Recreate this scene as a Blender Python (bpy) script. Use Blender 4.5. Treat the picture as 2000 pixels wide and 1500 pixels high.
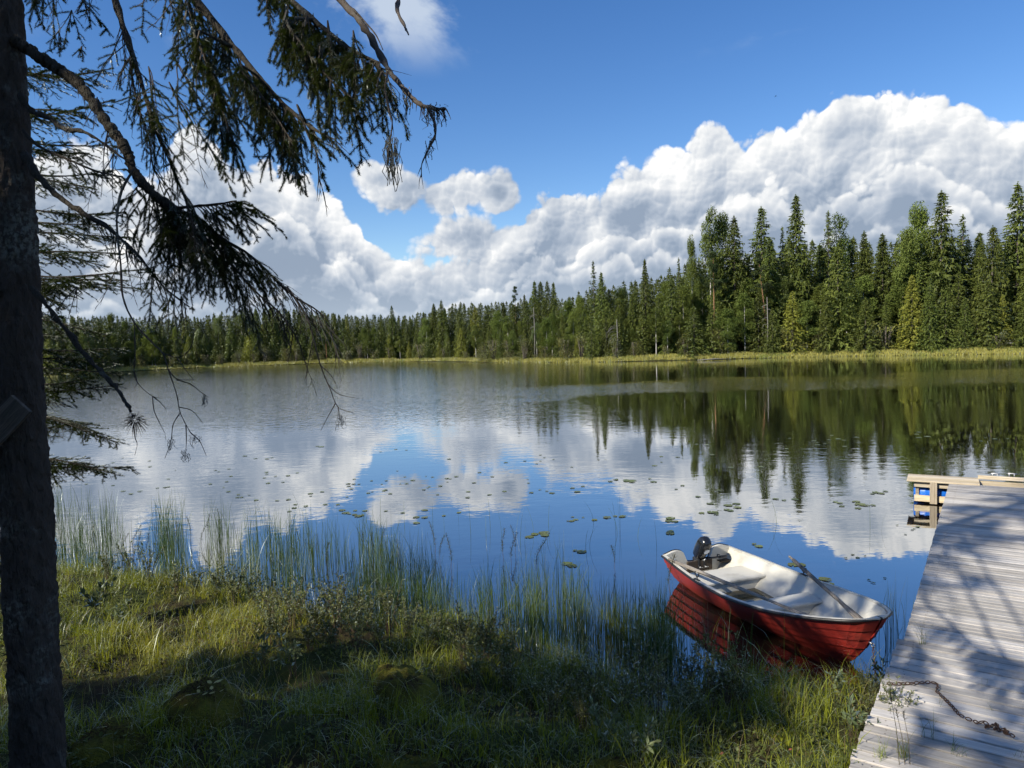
import bpy, bmesh, math, random
import numpy as np
from mathutils import Vector, Matrix

for o in list(bpy.data.objects):
    bpy.data.objects.remove(o, do_unlink=True)
scene = bpy.context.scene
COL = scene.collection
R = math.radians

# ------------------------------------------------------------------ camera
CAM_H = 3.5                                   # eye height above the lake, metres
FPX, IW, IH = 1400.0, 2000.0, 1500.0          # focal length in photograph pixels
HORIZON, ROLL = 668.0, R(1.8)
PITCH = math.atan((IH / 2 - HORIZON) * math.cos(ROLL) / FPX)
_up0 = Vector((0, math.sin(PITCH), math.cos(PITCH)))
C_FWD = Vector((0, math.cos(PITCH), -math.sin(PITCH)))
C_RT = math.cos(ROLL) * Vector((1, 0, 0)) - math.sin(ROLL) * _up0
C_UP = math.sin(ROLL) * Vector((1, 0, 0)) + math.cos(ROLL) * _up0
cam_data = bpy.data.cameras.new('camera')
cam = bpy.data.objects.new('camera', cam_data)
COL.objects.link(cam)
m = Matrix((C_RT, C_UP, -C_FWD)).transposed().to_4x4()
m.translation = (0, 0, CAM_H)
cam.matrix_world = m
cam_data.sensor_width = 36.0
cam_data.lens = 36.0 * FPX / IW
cam_data.clip_start = 0.05
cam_data.clip_end = 5000
scene.camera = cam

# ------------------------------------------------------------------ render
scene.render.engine = 'CYCLES'
scene.cycles.use_denoising = True
scene.cycles.max_bounces = 5
scene.cycles.diffuse_bounces = 2
scene.cycles.glossy_bounces = 2
scene.cycles.transmission_bounces = 2
scene.cycles.transparent_max_bounces = 8
scene.cycles.use_adaptive_sampling = True
scene.cycles.adaptive_threshold = 0.03
scene.cycles.sample_clamp_indirect = 4.0
scene.cycles.caustics_reflective = False
scene.cycles.caustics_refractive = False
scene.view_settings.view_transform = 'Standard'
scene.view_settings.look = 'None'
scene.view_settings.gamma = 1.0
scene.view_settings.use_curve_mapping = False
scene.view_settings.exposure = 0.48

# ------------------------------------------------------------------ node helper
class NT:
    """Small wrapper that wires shader nodes."""
    def __init__(s, tree):
        s.t = tree; s.n = tree.nodes; s.l = tree.links
    def node(s, kind, **kw):
        nd = s.n.new(kind)
        for k, v in kw.items():
            setattr(nd, k, v)
        return nd
    def put(s, sock, v):
        if isinstance(v, bpy.types.NodeSocket):
            s.l.new(v, sock)
        elif v is not None:
            sock.default_value = v
    def math(s, op, a, b=None, c=None, clamp=False):
        nd = s.node('ShaderNodeMath', operation=op, use_clamp=clamp)
        s.put(nd.inputs[0], a)
        if b is not None: s.put(nd.inputs[1], b)
        if c is not None: s.put(nd.inputs[2], c)
        return nd.outputs[0]
    def vmath(s, op, a, b=None, scale=None):
        nd = s.node('ShaderNodeVectorMath', operation=op)
        s.put(nd.inputs[0], a)
        if b is not None: s.put(nd.inputs[1], b)
        if scale is not None: s.put(nd.inputs['Scale'], scale)
        return nd.outputs['Value'] if op in ('LENGTH', 'DOT_PRODUCT', 'DISTANCE') else nd.outputs['Vector']
    def xyz(s, x=0.0, y=0.0, z=0.0):
        nd = s.node('ShaderNodeCombineXYZ')
        for i, v in enumerate((x, y, z)): s.put(nd.inputs[i], v)
        return nd.outputs[0]
    def sep(s, v):
        nd = s.node('ShaderNodeSeparateXYZ'); s.put(nd.inputs[0], v)
        return nd.outputs[0], nd.outputs[1], nd.outputs[2]
    def noise(s, vec, scale, detail=4.0, rough=0.5, dims='3D', dist=0.0, col=False):
        nd = s.node('ShaderNodeTexNoise', noise_dimensions=dims)
        if vec is not None: s.put(nd.inputs['Vector'], vec)
        s.put(nd.inputs['Scale'], scale); s.put(nd.inputs['Detail'], detail)
        s.put(nd.inputs['Roughness'], rough); s.put(nd.inputs['Distortion'], dist)
        return nd.outputs['Color' if col else 'Fac']
    def voro(s, vec, scale, detail=0.0, rough=0.5, dims='3D', feature='F1', out='Distance', lac=2.0, smooth=None):
        nd = s.node('ShaderNodeTexVoronoi', voronoi_dimensions=dims, feature=feature)
        s.put(nd.inputs['Vector'], vec); s.put(nd.inputs['Scale'], scale)
        if 'Detail' in nd.inputs:
            s.put(nd.inputs['Detail'], detail); s.put(nd.inputs['Roughness'], rough); s.put(nd.inputs['Lacunarity'], lac)
        if smooth is not None and 'Smoothness' in nd.inputs: s.put(nd.inputs['Smoothness'], smooth)
        return nd.outputs[out]
    def ramp(s, fac, stops, interp='LINEAR'):
        nd = s.node('ShaderNodeValToRGB'); nd.color_ramp.interpolation = interp
        el = nd.color_ramp.elements
        while len(el) < len(stops): el.new(0.5)
        for e, (p, c) in zip(el, stops):
            e.position = p
            e.color = (c, c, c, 1) if isinstance(c, (int, float)) else (*c[:3], 1)
        s.put(nd.inputs[0], fac)
        return nd.outputs[0]
    def mix(s, fac, a, b, blend='MIX'):
        nd = s.node('ShaderNodeMix', data_type='RGBA', blend_type=blend)
        s.put(nd.inputs[0], fac)
        s.put(nd.inputs[6], (*a, 1) if isinstance(a, tuple) and len(a) == 3 else a)
        s.put(nd.inputs[7], (*b, 1) if isinstance(b, tuple) and len(b) == 3 else b)
        return nd.outputs[2]
    def maprange(s, v, a, b, c=0.0, d=1.0, kind='SMOOTHSTEP'):
        nd = s.node('ShaderNodeMapRange', interpolation_type=kind)
        s.put(nd.inputs[0], v)
        for i, q in enumerate((a, b, c, d)): s.put(nd.inputs[i + 1], q)
        return nd.outputs[0]
    def hsv(s, col, h=0.5, sat=1.0, val=1.0):
        nd = s.node('ShaderNodeHueSaturation')
        s.put(nd.inputs['Hue'], h); s.put(nd.inputs['Saturation'], sat); s.put(nd.inputs['Value'], val)
        s.put(nd.inputs['Color'], (*col, 1) if isinstance(col, tuple) and len(col) == 3 else col)
        return nd.outputs[0]
    def bump(s, h, strength=0.5, dist=0.02, normal=None):
        nd = s.node('ShaderNodeBump')
        s.put(nd.inputs['Strength'], strength); s.put(nd.inputs['Distance'], dist); s.put(nd.inputs['Height'], h)
        if normal is not None: s.put(nd.inputs['Normal'], normal)
        return nd.outputs[0]

# ------------------------------------------------------------------ sun
SUN_AZ, SUN_EL = R(57.0), R(36.0)      # shadows fall 57 degrees right of straight ahead; sun 36 degrees up
sun_dir = Vector((-math.sin(SUN_AZ) * math.cos(SUN_EL), -math.cos(SUN_AZ) * math.cos(SUN_EL), math.sin(SUN_EL)))
sun_data = bpy.data.lights.new('sun', 'SUN')
sun_data.energy = 5.0
sun_data.angle = R(0.53)
sun_data.color = (1.0, 0.93, 0.80)
sun_obj = bpy.data.objects.new('sun', sun_data)
COL.objects.link(sun_obj)
sun_obj.rotation_euler = sun_dir.to_track_quat('Z', 'Y').to_euler()
sun_obj.location = (-30, -20, 40)

# ------------------------------------------------------------------ sky with its cumulus bank
world = bpy.data.worlds.new('World')
scene.world = world
world.use_nodes = True
wt = NT(world.node_tree)
wt.n.clear()

def build_sky():
    w = wt
    sky = w.node('ShaderNodeTexSky', sky_type='NISHITA', sun_disc=False)
    sky.sun_elevation = SUN_EL
    sky.sun_rotation = math.atan2(sun_dir.x, sun_dir.y)
    sky.altitude = 300; sky.air_density = 1.0; sky.dust_density = 0.1; sky.ozone_density = 1.6
    skyc = w.hsv(w.vmath('SCALE', sky.outputs[0], scale=0.125), 0.510, 1.32, 0.88)
    tc = w.node('ShaderNodeTexCoord')
    x, y, z = w.sep(tc.outputs['Generated'])
    az = w.math('MULTIPLY', w.math('ARCTAN2', x, y), 180 / math.pi)
    hor = w.math('SQRT', w.math('ADD', w.math('MULTIPLY', x, x), w.math('MULTIPLY', y, y)))
    el = w.math('MULTIPLY', w.math('ARCTAN2', z, hor), 180 / math.pi)
    # top of the cloud bank, elevation over azimuth, in degrees
    top = [(-37.33, 11.73), (-34.69, 12.33), (-31.84, 13.26), (-29.14, 14.01), (-27.67, 12.66), (-25.75, 12.81), (-24.14, 14.96),
           (-22.76, 15.67), (-21.46, 14.47), (-20.49, 12.95), (-18.88, 13.21), (-17.24, 13.35), (-16.35, 12.58), (-15.22, 12.91),
           (-13.75, 12.1), (-11.93, 10.07), (-10.26, 7.7), (-8.12, 6.6), (-6.11, 6.6), (-3.68, 7.4), (0.4, 9.0), (2.46, 10.61),
           (4.9, 11.27), (7.09, 10.97), (8.11, 12.24), (9.72, 13.55), (12.07, 14.44), (13.59, 13.99), (16.25, 15.59), (18.07, 14.41),
           (19.87, 14.83), (23.35, 15.23), (24.37, 16.18), (26.33, 16.3), (27.92, 16.35), (29.46, 15.82), (31.26, 14.81), (32.7, 14.3),
           (34.11, 13.4), (35.46, 13.0), (38.05, 11.64)]
    fc = w.node('ShaderNodeFloatCurve')
    cv = fc.mapping.curves[0]
    pts = [((a + 45) / 90, e / 30) for a, e in top]
    cv.points[0].location = (0.0, 0.36); cv.points[1].location = (1.0, 0.36)
    for p in pts: cv.points.new(*p)
    fc.mapping.update()
    w.put(fc.inputs['Factor'], 1.0)
    w.put(fc.inputs['Value'], w.math('DIVIDE', w.math('ADD', az, 45.0), 90.0))
    T = w.math('MULTIPLY', fc.outputs[0], 30.0)
    p2 = w.xyz(az, el, 0.0)
    # domain warp
    wn = w.noise(p2, 0.16, 2.0, 0.5, '2D', col=True)
    warp = w.vmath('SCALE', w.vmath('SUBTRACT', wn, (0.5, 0.5, 0.5)), scale=1.7)
    wn2 = w.noise(p2, 0.9, 4.0, 0.6, '2D', col=True)
    warp2 = w.vmath('SCALE', w.vmath('SUBTRACT', wn2, (0.5, 0.5, 0.5)), scale=0.30)
    pw = w.vmath('ADD', w.vmath('ADD', p2, warp), warp2)
    def dome(p, sc, amp, feat='F1', sm=None):
        f = w.voro(p, sc, 0.0, dims='2D', feature=feat, smooth=sm)
        return w.math('MULTIPLY', w.math('SUBTRACT', 0.35, w.math('MULTIPLY', f, f)), amp)
    def coarse(p):
        return w.math('ADD', dome(p, 0.20, 2.6, 'SMOOTH_F1', 0.35), dome(p, 0.48, 1.2, 'SMOOTH_F1', 0.25))
    def fine(p):
        return w.math('ADD', w.math('ADD', dome(p, 0.95, 0.85, 'SMOOTH_F1', 0.15), dome(p, 2.2, 0.36)), w.math('MULTIPLY', w.math('SUBTRACT', w.noise(p, 3.5, 6.0, 0.65, '2D'), 0.5), 0.26))
    HC, HF = coarse(pw), fine(pw)
    HC1 = coarse(w.vmath('ADD', pw, (-0.75, 0.85, 0.0)))
    HF1 = fine(w.vmath('ADD', pw, (-0.16, 0.24, 0.0)))
    H0 = w.math('ADD', HC, HF)
    # signed depth below the cloud edge
    D = w.math('SUBTRACT', w.math('ADD', T, w.math('MULTIPLY', H0, 1.0)), w.math('ADD', el, 0.75))
    def puff(a0, e0, ra, re):
        dx = w.math('DIVIDE', w.math('SUBTRACT', az, a0), ra)
        dy = w.math('DIVIDE', w.math('SUBTRACT', el, e0), re)
        r = w.math('SQRT', w.math('ADD', w.math('MULTIPLY', dx, dx), w.math('MULTIPLY', dy, dy)))
        return w.math('ADD', w.math('MULTIPLY', w.math('SUBTRACT', 0.95, r), re), w.math('MULTIPLY', H0, 0.7))
    relief = w.math('ADD', w.math('MULTIPLY', w.math('SUBTRACT', HC, HC1), 0.33), w.math('MULTIPLY', w.math('SUBTRACT', HF, HF1), 0.44))
    big = w.noise(pw, 0.13, 3.0, 0.55, '2D')
    soft = w.noise(p2, 0.35, 2.0, 0.5, '2D')
    # thin veil high up, carried on round the sky
    veil = w.noise(w.vmath('MULTIPLY', w.vmath('ADD', p2, (4.0, 0.0, 0.0)), (0.075, 0.11, 1.0)), 1.0, 6.0, 0.58, '2D', dist=0.25)
    skyc = w.mix(w.math('MULTIPLY', w.math('MULTIPLY', w.maprange(veil, 0.50, 0.68), w.maprange(el, 19.5, 24.0)), 0.75), skyc, (0.50, 0.56, 0.63))
    def bank(below, D, base, fall, reach, hi=0.0):
        """One cumulus bank in front of what is behind it: bright where its tops face the sun, grey towards its foot."""
        edge = w.math('ADD', 0.0, w.math('MULTIPLY', soft, 0.75))
        dn = w.maprange(D, -0.15, edge)
        deep = w.maprange(D, 0.2, reach, kind='SMOOTHERSTEP')
        br = w.math('ADD', base, relief)
        br = w.math('SUBTRACT', br, w.math('MULTIPLY', deep, fall))
        br = w.math('ADD', br, w.math('MULTIPLY', w.math('SUBTRACT', big, 0.5), 1.05))
        br = w.math('SUBTRACT', br, w.maprange(el, 12.5, 3.0, 0.0, 0.30))
        cc = w.ramp(br, [(0.0, (0.22, 0.275, 0.36)), (0.28, (0.33, 0.38, 0.455)), (0.52, (0.46, 0.495, 0.545)), (0.78, (0.63, 0.645, 0.66)), (1.0, (0.80, 0.79, 0.775))])
        cc = w.mix(w.maprange(el, 6.5, -1.0, 0.0, 0.5), cc, (0.47, 0.545, 0.62))
        return w.mix(dn, below, cc)
    c = bank(skyc, D, 0.80, 0.46, 4.2)
    Dp = None
    for a0, e0, ra, re in ((-4.7, 11.9, 2.5, 1.25), (-7.2, 12.2, 2.4, 0.85), (-9.0, 12.7, 1.5, 0.7), (-7.9, 11.1, 1.0, 0.5), (-0.7, 11.6, 1.2, 1.1)):
        q = puff(a0, e0, ra, re)
        Dp = q if Dp is None else w.math('MAXIMUM', Dp, q)
    c = bank(c, Dp, 0.54, 0.42, 1.9)
    for k, (f, amp, off, ph) in enumerate(((0.66, 5.0, 0.0, 3.7), (0.42, 4.2, 0.2, 11.3), (0.22, 3.4, 0.3, 23.9))):
        nz = w.noise(w.xyz(w.math('MULTIPLY', az, 0.13 + 0.05 * k), ph, 0.0), 1.0, 2.0, 0.55, '2D')
        Tk = w.math('ADD', w.math('MULTIPLY', T, f), w.math('MULTIPLY', w.math('SUBTRACT', nz, 0.5), amp * 1.6))
        Hk = w.math('MULTIPLY', H0, 1.0 - 0.2 * k)
        Dk = w.math('SUBTRACT', w.math('ADD', Tk, Hk), w.math('ADD', el, 0.75 - off))
        c = bank(c, Dk, 0.68 - 0.02 * k, 0.46, 2.5 - 0.5 * k)
    Dc = puff(-2.4, 8.1, 4.0, 1.25)
    c = bank(c, Dc, 0.68, 0.46, 2.4)
    bg = w.node('ShaderNodeBackground')
    w.put(bg.inputs[0], c); bg.inputs[1].default_value = 1.0
    out = w.node('ShaderNodeOutputWorld')
    w.l.new(bg.outputs[0], out.inputs[0])
build_sky()
world.cycles.sampling_method = 'MANUAL'
world.cycles.sample_map_resolution = 512

# ------------------------------------------------------------------ geometry helpers
def ray(px, py):
    return C_FWD + C_RT * ((px - IW / 2) / FPX) - C_UP * ((py - IH / 2) / FPX)
def at(px, py, z=0.0):
    """Point of the place seen at a photograph pixel, at height z."""
    d = ray(px, py)
    return Vector((0, 0, CAM_H)) + d * ((z - CAM_H) / d.z)
def atd(px, py, depth):
    """Point of the place seen at a photograph pixel, at a distance straight ahead."""
    d = ray(px, py)
    return Vector((0, 0, CAM_H)) + d * (depth / d.y)

def tag(o, label=None, cat=None, group=None, kind=None):
    if label: o['label'] = label
    if cat: o['category'] = cat
    if group: o['group'] = group
    if kind: o['kind'] = kind
    return o
def empty(name, loc=(0, 0, 0), rz=0.0):
    o = bpy.data.objects.new(name, None)
    o.empty_display_size = 0.2
    o.location = loc; o.rotation_euler = (0, 0, rz)
    COL.objects.link(o)
    return o
def link(name, me, parent=None, loc=None, rot=None, scale=None):
    o = bpy.data.objects.new(name, me)
    COL.objects.link(o)
    if parent is not None: o.parent = parent
    if loc is not None: o.location = loc
    if rot is not None: o.rotation_euler = rot
    if scale is not None: o.scale = scale
    return o

def np_mesh(name, V, F, mat, smooth=False, mat_idx=None):
    """Mesh from an (n,3) array and an (m,3) or (m,4) face array."""
    me = bpy.data.meshes.new(name)
    V = np.asarray(V, dtype=np.float32); F = np.asarray(F, dtype=np.int32)
    k = F.shape[1]
    me.vertices.add(len(V)); me.vertices.foreach_set('co', V.ravel())
    me.loops.add(F.size); me.loops.foreach_set('vertex_index', F.ravel())
    me.polygons.add(len(F))
    me.polygons.foreach_set('loop_start', np.arange(0, F.size, k, dtype=np.int32))
    if smooth: me.polygons.foreach_set('use_smooth', np.ones(len(F), dtype=bool))
    for mt in (mat if isinstance(mat, (list, tuple)) else [mat]): me.materials.append(mt)
    if mat_idx is not None: me.polygons.foreach_set('material_index', np.asarray(mat_idx, dtype=np.int32))
    me.update(calc_edges=True)
    return me

class MB:
    """Collects shapes and builds them as one mesh."""
    def __init__(s): s.v = []; s.f = []
    def add(s, V, F):
        n = len(s.v)
        s.v += [tuple(p) for p in V]
        s.f += [tuple(i + n for i in f) for f in F]
        return s
    def box(s, c, size, M=None, bev=0.0):
        x, y, z = (q / 2 for q in size)
        if bev <= 0:
            P = [(-x, -y, -z), (x, -y, -z), (x, y, -z), (-x, y, -z), (-x, -y, z), (x, -y, z), (x, y, z), (-x, y, z)]
            F = [(3, 2, 1, 0), (4, 5, 6, 7), (0, 1, 5, 4), (1, 2, 6, 5), (2, 3, 7, 6), (3, 0, 4, 7)]
        else:
            b = min(bev, x * .9, y * .9, z * .9)
            P = []
            for sz in (-1, 1):
                for ring in ((1, 0), (0, 1)) if sz < 0 else ((0, 1), (1, 0)):
                    inn, zz = ring
                    ix = x - b * inn; iy = y - b * inn
                    zc = sz * (z if inn else z - b)
                    P += [(-ix, -iy, zc), (ix, -iy, zc), (ix, iy, zc), (-ix, iy, zc)]
            F = [(3, 2, 1, 0), (12, 13, 14, 15)]
            for r in range(3):
                for k in range(4):
                    a, b2 = r * 4 + k, r * 4 + (k + 1) % 4
                    F.append((a, b2, b2 + 4, a + 4))
        c = Vector(c)
        V = [((M @ Vector(p)) if M is not None else Vector(p)) + c for p in P]
        return s.add(V, F)
    def tube(s, pts, rad, n=8, cap=True):
        pts = [Vector(p) for p in pts]
        rad = rad if isinstance(rad, (list, tuple)) else [rad] * len(pts)
        V = []; F = []
        up = None
        for i, p in enumerate(pts):
            d = (pts[min(i + 1, len(pts) - 1)] - pts[max(i - 1, 0)])
            d = d.normalized() if d.length > 1e-9 else Vector((0, 0, 1))
            if up is None:
                up = d.orthogonal().normalized()
            up = (up - d * up.dot(d))
            up = up.normalized() if up.length > 1e-6 else d.orthogonal().normalized()
            sd = d.cross(up)
            for k in range(n):
                a = 2 * math.pi * k / n
                V.append(p + (up * math.cos(a) + sd * math.sin(a)) * rad[i])
        for i in range(len(pts) - 1):
            for k in range(n):
                a, b = i * n + k, i * n + (k + 1) % n
                F.append((a, b, b + n, a + n))
        if cap:
            F.append(tuple(range(n - 1, -1, -1)))
            F.append(tuple(range((len(pts) - 1) * n, len(pts) * n)))
        return s.add(V, F)
    def lathe(s, prof, n=16, M=None, c=(0, 0, 0), cap=True):
        V = []; F = []
        for r, z in prof:
            for k in range(n):
                a = 2 * math.pi * k / n
                p = Vector((r * math.cos(a), r * math.sin(a), z))
                V.append(((M @ p) if M is not None else p) + Vector(c))
        for i in range(len(prof) - 1):
            for k in range(n):
                a, b = i * n + k, i * n + (k + 1) % n
                F.append((a, b, b + n, a + n))
        if cap:
            F.append(tuple(range(n - 1, -1, -1)))
            F.append(tuple(range((len(prof) - 1) * n, len(prof) * n)))
        return s.add(V, F)
    def mesh(s, name, mat, smooth=False):
        me = bpy.data.meshes.new(name)
        me.from_pydata([tuple(v) for v in s.v], [], s.f)
        for mt in (mat if isinstance(mat, (list, tuple)) else [mat]): me.materials.append(mt)
        if smooth:
            for p in me.polygons: p.use_smooth = True
        me.update()
        return me
    def build(s, name, mat, parent=None, smooth=False, loc=None, rot=None):
        return link(name, s.mesh(name, mat, smooth), parent, loc, rot)

def hash2(ix, iy, seed):
    h = (ix.astype(np.int64) * 374761393 + iy.astype(np.int64) * 668265263 + seed * 1442695041) & 0x7fffffff
    h = ((h ^ (h >> 13)) * 1274126177) & 0x7fffffff
    return ((h ^ (h >> 16)) & 0xffff) / 65535.0
def vnoise(x, y, seed=0):
    x = np.asarray(x, float); y = np.asarray(y, float)
    ix = np.floor(x); iy = np.floor(y)
    fx = x - ix; fy = y - iy
    fx = fx * fx * (3 - 2 * fx); fy = fy * fy * (3 - 2 * fy)
    a = hash2(ix, iy, seed); b = hash2(ix + 1, iy, seed); c = hash2(ix, iy + 1, seed); d = hash2(ix + 1, iy + 1, seed)
    return (a * (1 - fx) + b * fx) * (1 - fy) + (c * (1 - fx) + d * fx) * fy
def fbm(x, y, seed=0, oct=4, gain=0.5):
    t = 0; a = 0.5; n = 0
    for i in range(oct):
        t = t + a * vnoise(x * 2 ** i, y * 2 ** i, seed + i * 17); n += a; a *= gain
    return t / n

# ------------------------------------------------------------------ materials
def new_mat(name):
    mt = bpy.data.materials.new(name)
    mt.use_nodes = True
    nt = NT(mt.node_tree); nt.n.clear()
    out = nt.node('ShaderNodeOutputMaterial')
    return mt, nt, out
def principled(nt, out, col, rough=0.6, normal=None, metal=0.0, spec=None, coat=0.0):
    b = nt.node('ShaderNodeBsdfPrincipled')
    nt.put(b.inputs['Base Color'], (*col, 1) if isinstance(col, tuple) and len(col) == 3 else col)
    nt.put(b.inputs['Roughness'], rough); nt.put(b.inputs['Metallic'], metal)
    if spec is not None: nt.put(b.inputs['Specular IOR Level'], spec)
    if coat: nt.put(b.inputs['Coat Weight'], coat)
    if normal is not None: nt.l.new(normal, b.inputs['Normal'])
    nt.l.new(b.outputs[0], out.inputs[0])
    return b
def obj_co(nt):
    return nt.node('ShaderNodeTexCoord').outputs['Object']
def world_co(nt):
    return nt.node('ShaderNodeNewGeometry').outputs['Position']

def foliage_mat(name, dark, light, transl=0.25, tint=None, island=0.5, obj_var=0.35, rough=0.7):
    """Leaves: colour differs a little from leaf to leaf, from patch to patch and from plant to plant."""
    mt, nt, out = new_mat(name)
    g = nt.node('ShaderNodeNewGeometry')
    oi = nt.node('ShaderNodeObjectInfo')
    f = nt.math('MULTIPLY', g.outputs['Random Per Island'], island)
    f = nt.math('ADD', f, nt.math('MULTIPLY', nt.noise(g.outputs['Position'], 0.9, 3.0), 1.0 - island))
    col = nt.mix(f, dark, light)
    if tint is not None:
        tn = nt.maprange(nt.noise(g.outputs['Position'], 0.35, 2.0), 0.52, 0.72)
        col = nt.mix(nt.math('MULTIPLY', tn, 0.7), col, tint)
    val = nt.math('ADD', 1.0 - obj_var * 0.5, nt.math('MULTIPLY', oi.outputs['Random'], obj_var))
    hue = nt.math('ADD', 0.49, nt.math('MULTIPLY', nt.math('FRACT', nt.math('MULTIPLY', oi.outputs['Random'], 7.31)), 0.02))
    col = nt.hsv(col, hue, 1.0, val)
    d = nt.node('ShaderNodeBsdfDiffuse'); nt.put(d.inputs[0], col)
    t = nt.node('ShaderNodeBsdfTranslucent'); nt.put(t.inputs[0], nt.hsv(col, 0.495, 1.1, 1.3))
    mx = nt.node('ShaderNodeMixShader'); mx.inputs[0].default_value = transl
    nt.l.new(d.outputs[0], mx.inputs[1]); nt.l.new(t.outputs[0], mx.inputs[2])
    gl = nt.node('ShaderNodeBsdfGlossy'); gl.inputs['Roughness'].default_value = 0.45
    gl.inputs[0].default_value = (0.8, 0.85, 0.8, 1)
    fr = nt.node('ShaderNodeFresnel'); fr.inputs[0].default_value = 1.35
    m2 = nt.node('ShaderNodeMixShader')
    nt.l.new(nt.math('MULTIPLY', fr.outputs[0], rough), m2.inputs[0])
    nt.l.new(mx.outputs[0], m2.inputs[1]); nt.l.new(gl.outputs[0], m2.inputs[2])
    nt.l.new(m2.outputs[0], out.inputs[0])
    return mt

def bark_mat(name, c1, c2, scale=6.0, lichen=None, bump=0.8):
    mt, nt, out = new_mat(name)
    co = nt.vmath('MULTIPLY', obj_co(nt), (1.0, 1.0, 0.35))
    warp = nt.vmath('ADD', co, nt.vmath('SCALE', nt.noise(co, scale * 0.8, 3.0, col=True), scale=0.12))
    v = nt.voro(warp, scale, 2.0, 0.5, feature='F1')
    n = nt.noise(co, scale * 4, 5.0, 0.65)
    h = nt.math('ADD', nt.math('MULTIPLY', v, 0.8), nt.math('MULTIPLY', n, 0.5))
    col = nt.mix(nt.maprange(h, 0.25, 0.8), c1, c2)
    if lichen is not None:
        ln = nt.math('MULTIPLY', nt.maprange(nt.noise(obj_co(nt), 2.2, 4.0, 0.6), 0.50, 0.66), nt.maprange(nt.noise(obj_co(nt), 30.0, 3.0, 0.6), 0.42, 0.6))
        col = nt.mix(ln, col, lichen)
    principled(nt, out, col, 0.9, nt.bump(h, bump, 0.03), spec=0.2)
    return mt

def plain_mat(name, col, rough=0.5, metal=0.0, var=0.12, scale=14.0, bump=0.15, spec=None, dirt=None, coat=0.0):
    """A painted or moulded surface with slight unevenness and, if asked, dirt."""
    mt, nt, out = new_mat(name)
    co = obj_co(nt)
    n = nt.noise(co, scale, 5.0, 0.6)
    c = nt.hsv(col, 0.5, 1.0, nt.math('ADD', 1.0 - var, nt.math('MULTIPLY', n, 2 * var)))
    if dirt is not None:
        dn = nt.math('MULTIPLY', nt.maprange(nt.noise(co, 2.6, 6.0, 0.7), 0.48, 0.75), 0.55)
        c = nt.mix(dn, c, dirt)
    r = nt.math('ADD', rough - 0.08, nt.math('MULTIPLY', n, 0.16))
    principled(nt, out, c, r, nt.bump(nt.noise(co, scale * 3, 4.0, 0.6), bump, 0.01), metal, spec, coat)
    return mt

def wood_mat(name, c1, c2, axis=0, scale=1.0, rough=0.85, wet=0.0, stain=None):
    """Weathered boards: long grain along one local axis, knots, checks, tone differing from board to board."""
    mt, nt, out = new_mat(name)
    oi = nt.node('ShaderNodeObjectInfo')
    co = obj_co(nt)
    off = nt.vmath('ADD', co, nt.vmath('SCALE', nt.xyz(oi.outputs['Random'], nt.math('MULTIPLY', oi.outputs['Random'], 3.7), nt.math('MULTIPLY', oi.outputs['Random'], 9.1)), scale=40.0))
    st = [9.0, 9.0, 9.0]; st[axis] = 0.55
    gco = nt.vmath('MULTIPLY', off, tuple(st))
    gr = nt.noise(gco, 3.2 * scale, 6.0, 0.65, dist=0.8)
    fine = nt.noise(gco, 14.0 * scale, 4.0, 0.6)
    f = nt.math('ADD', nt.math('MULTIPLY', gr, 0.65), nt.math('MULTIPLY', fine, 0.35))
    col = nt.mix(nt.maprange(f, 0.34, 0.68), c1, c2)
    k = [2.0, 2.0, 2.0]; k[axis] = 1.1
    knot = nt.voro(nt.vmath('MULTIPLY', off, tuple(k)), 1.8, 0.0)
    col = nt.mix(nt.math('MULTIPLY', nt.maprange(knot, 0.075, 0.02), 0.75), col, tuple(0.45 * v for v in c1))
    if stain is not None:
        sn = nt.maprange(nt.noise(world_co(nt), 1.6, 5.0, 0.65), 0.50, 0.74)
        col = nt.mix(nt.math('MULTIPLY', sn, 0.5), col, stain)
    val = nt.math('ADD', 0.70, nt.math('MULTIPLY', oi.outputs['Random'], 0.50))
    col = nt.hsv(col, 0.5, nt.math('ADD', 0.8, nt.math('MULTIPLY', nt.math('FRACT', nt.math('MULTIPLY', oi.outputs['Random'], 5.3)), 0.5)), val)
    principled(nt, out, col, rough, nt.bump(f, 0.5, 0.006), spec=0.25)
    return mt

# ------------------------------------------------------------------ ground and lake
LAKE = np.array([(-30, 17), (-16, 14.2), (-9.5, 12.2), (-7.3, 11.5), (-5.0, 10.5), (-3.5, 9.8), (-2.3, 9.3), (-1.2, 8.9), (-0.2, 8.3), (0.35, 7.5), (0.9, 7.2),
                 (1.2, 6.5), (1.55, 6.4), (1.8, 6.95), (2.4, 7.05), (2.9, 6.75), (3.5, 6.85), (4.0, 6.3), (6, 5.5), (9, 5.0), (14, 5.5), (25, 9), (45, 22), (64, 45),
                 (74, 70), (68, 88), (65, 90), (55, 96), (44, 103), (30, 105), (16, 108), (0, 123), (-14, 141), (-26, 160), (-46, 161), (-67, 158), (-79, 142),
                 (-82, 118), (-78, 95), (-70, 70), (-55, 42)], float)
def lake_sd(x, y):
    """Signed distance to the shore: positive on land, negative on the lake."""
    x = np.asarray(x, float); y = np.asarray(y, float)
    best = np.full(x.shape, 1e9); inside = np.zeros(x.shape, bool)
    n = len(LAKE)
    for i in range(n):
        ax, ay = LAKE[i]; bx, by = LAKE[(i + 1) % n]
        dx, dy = bx - ax, by - ay
        t = np.clip(((x - ax) * dx + (y - ay) * dy) / (dx * dx + dy * dy), 0, 1)
        best = np.minimum(best, np.hypot(x - ax - t * dx, y - ay - t * dy))
        c = ((ay > y) != (by > y)) & (x < (bx - ax) * (y - ay) / (by - ay + 1e-12) + ax)
        inside ^= c
    return np.where(inside, -best, best)
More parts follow.
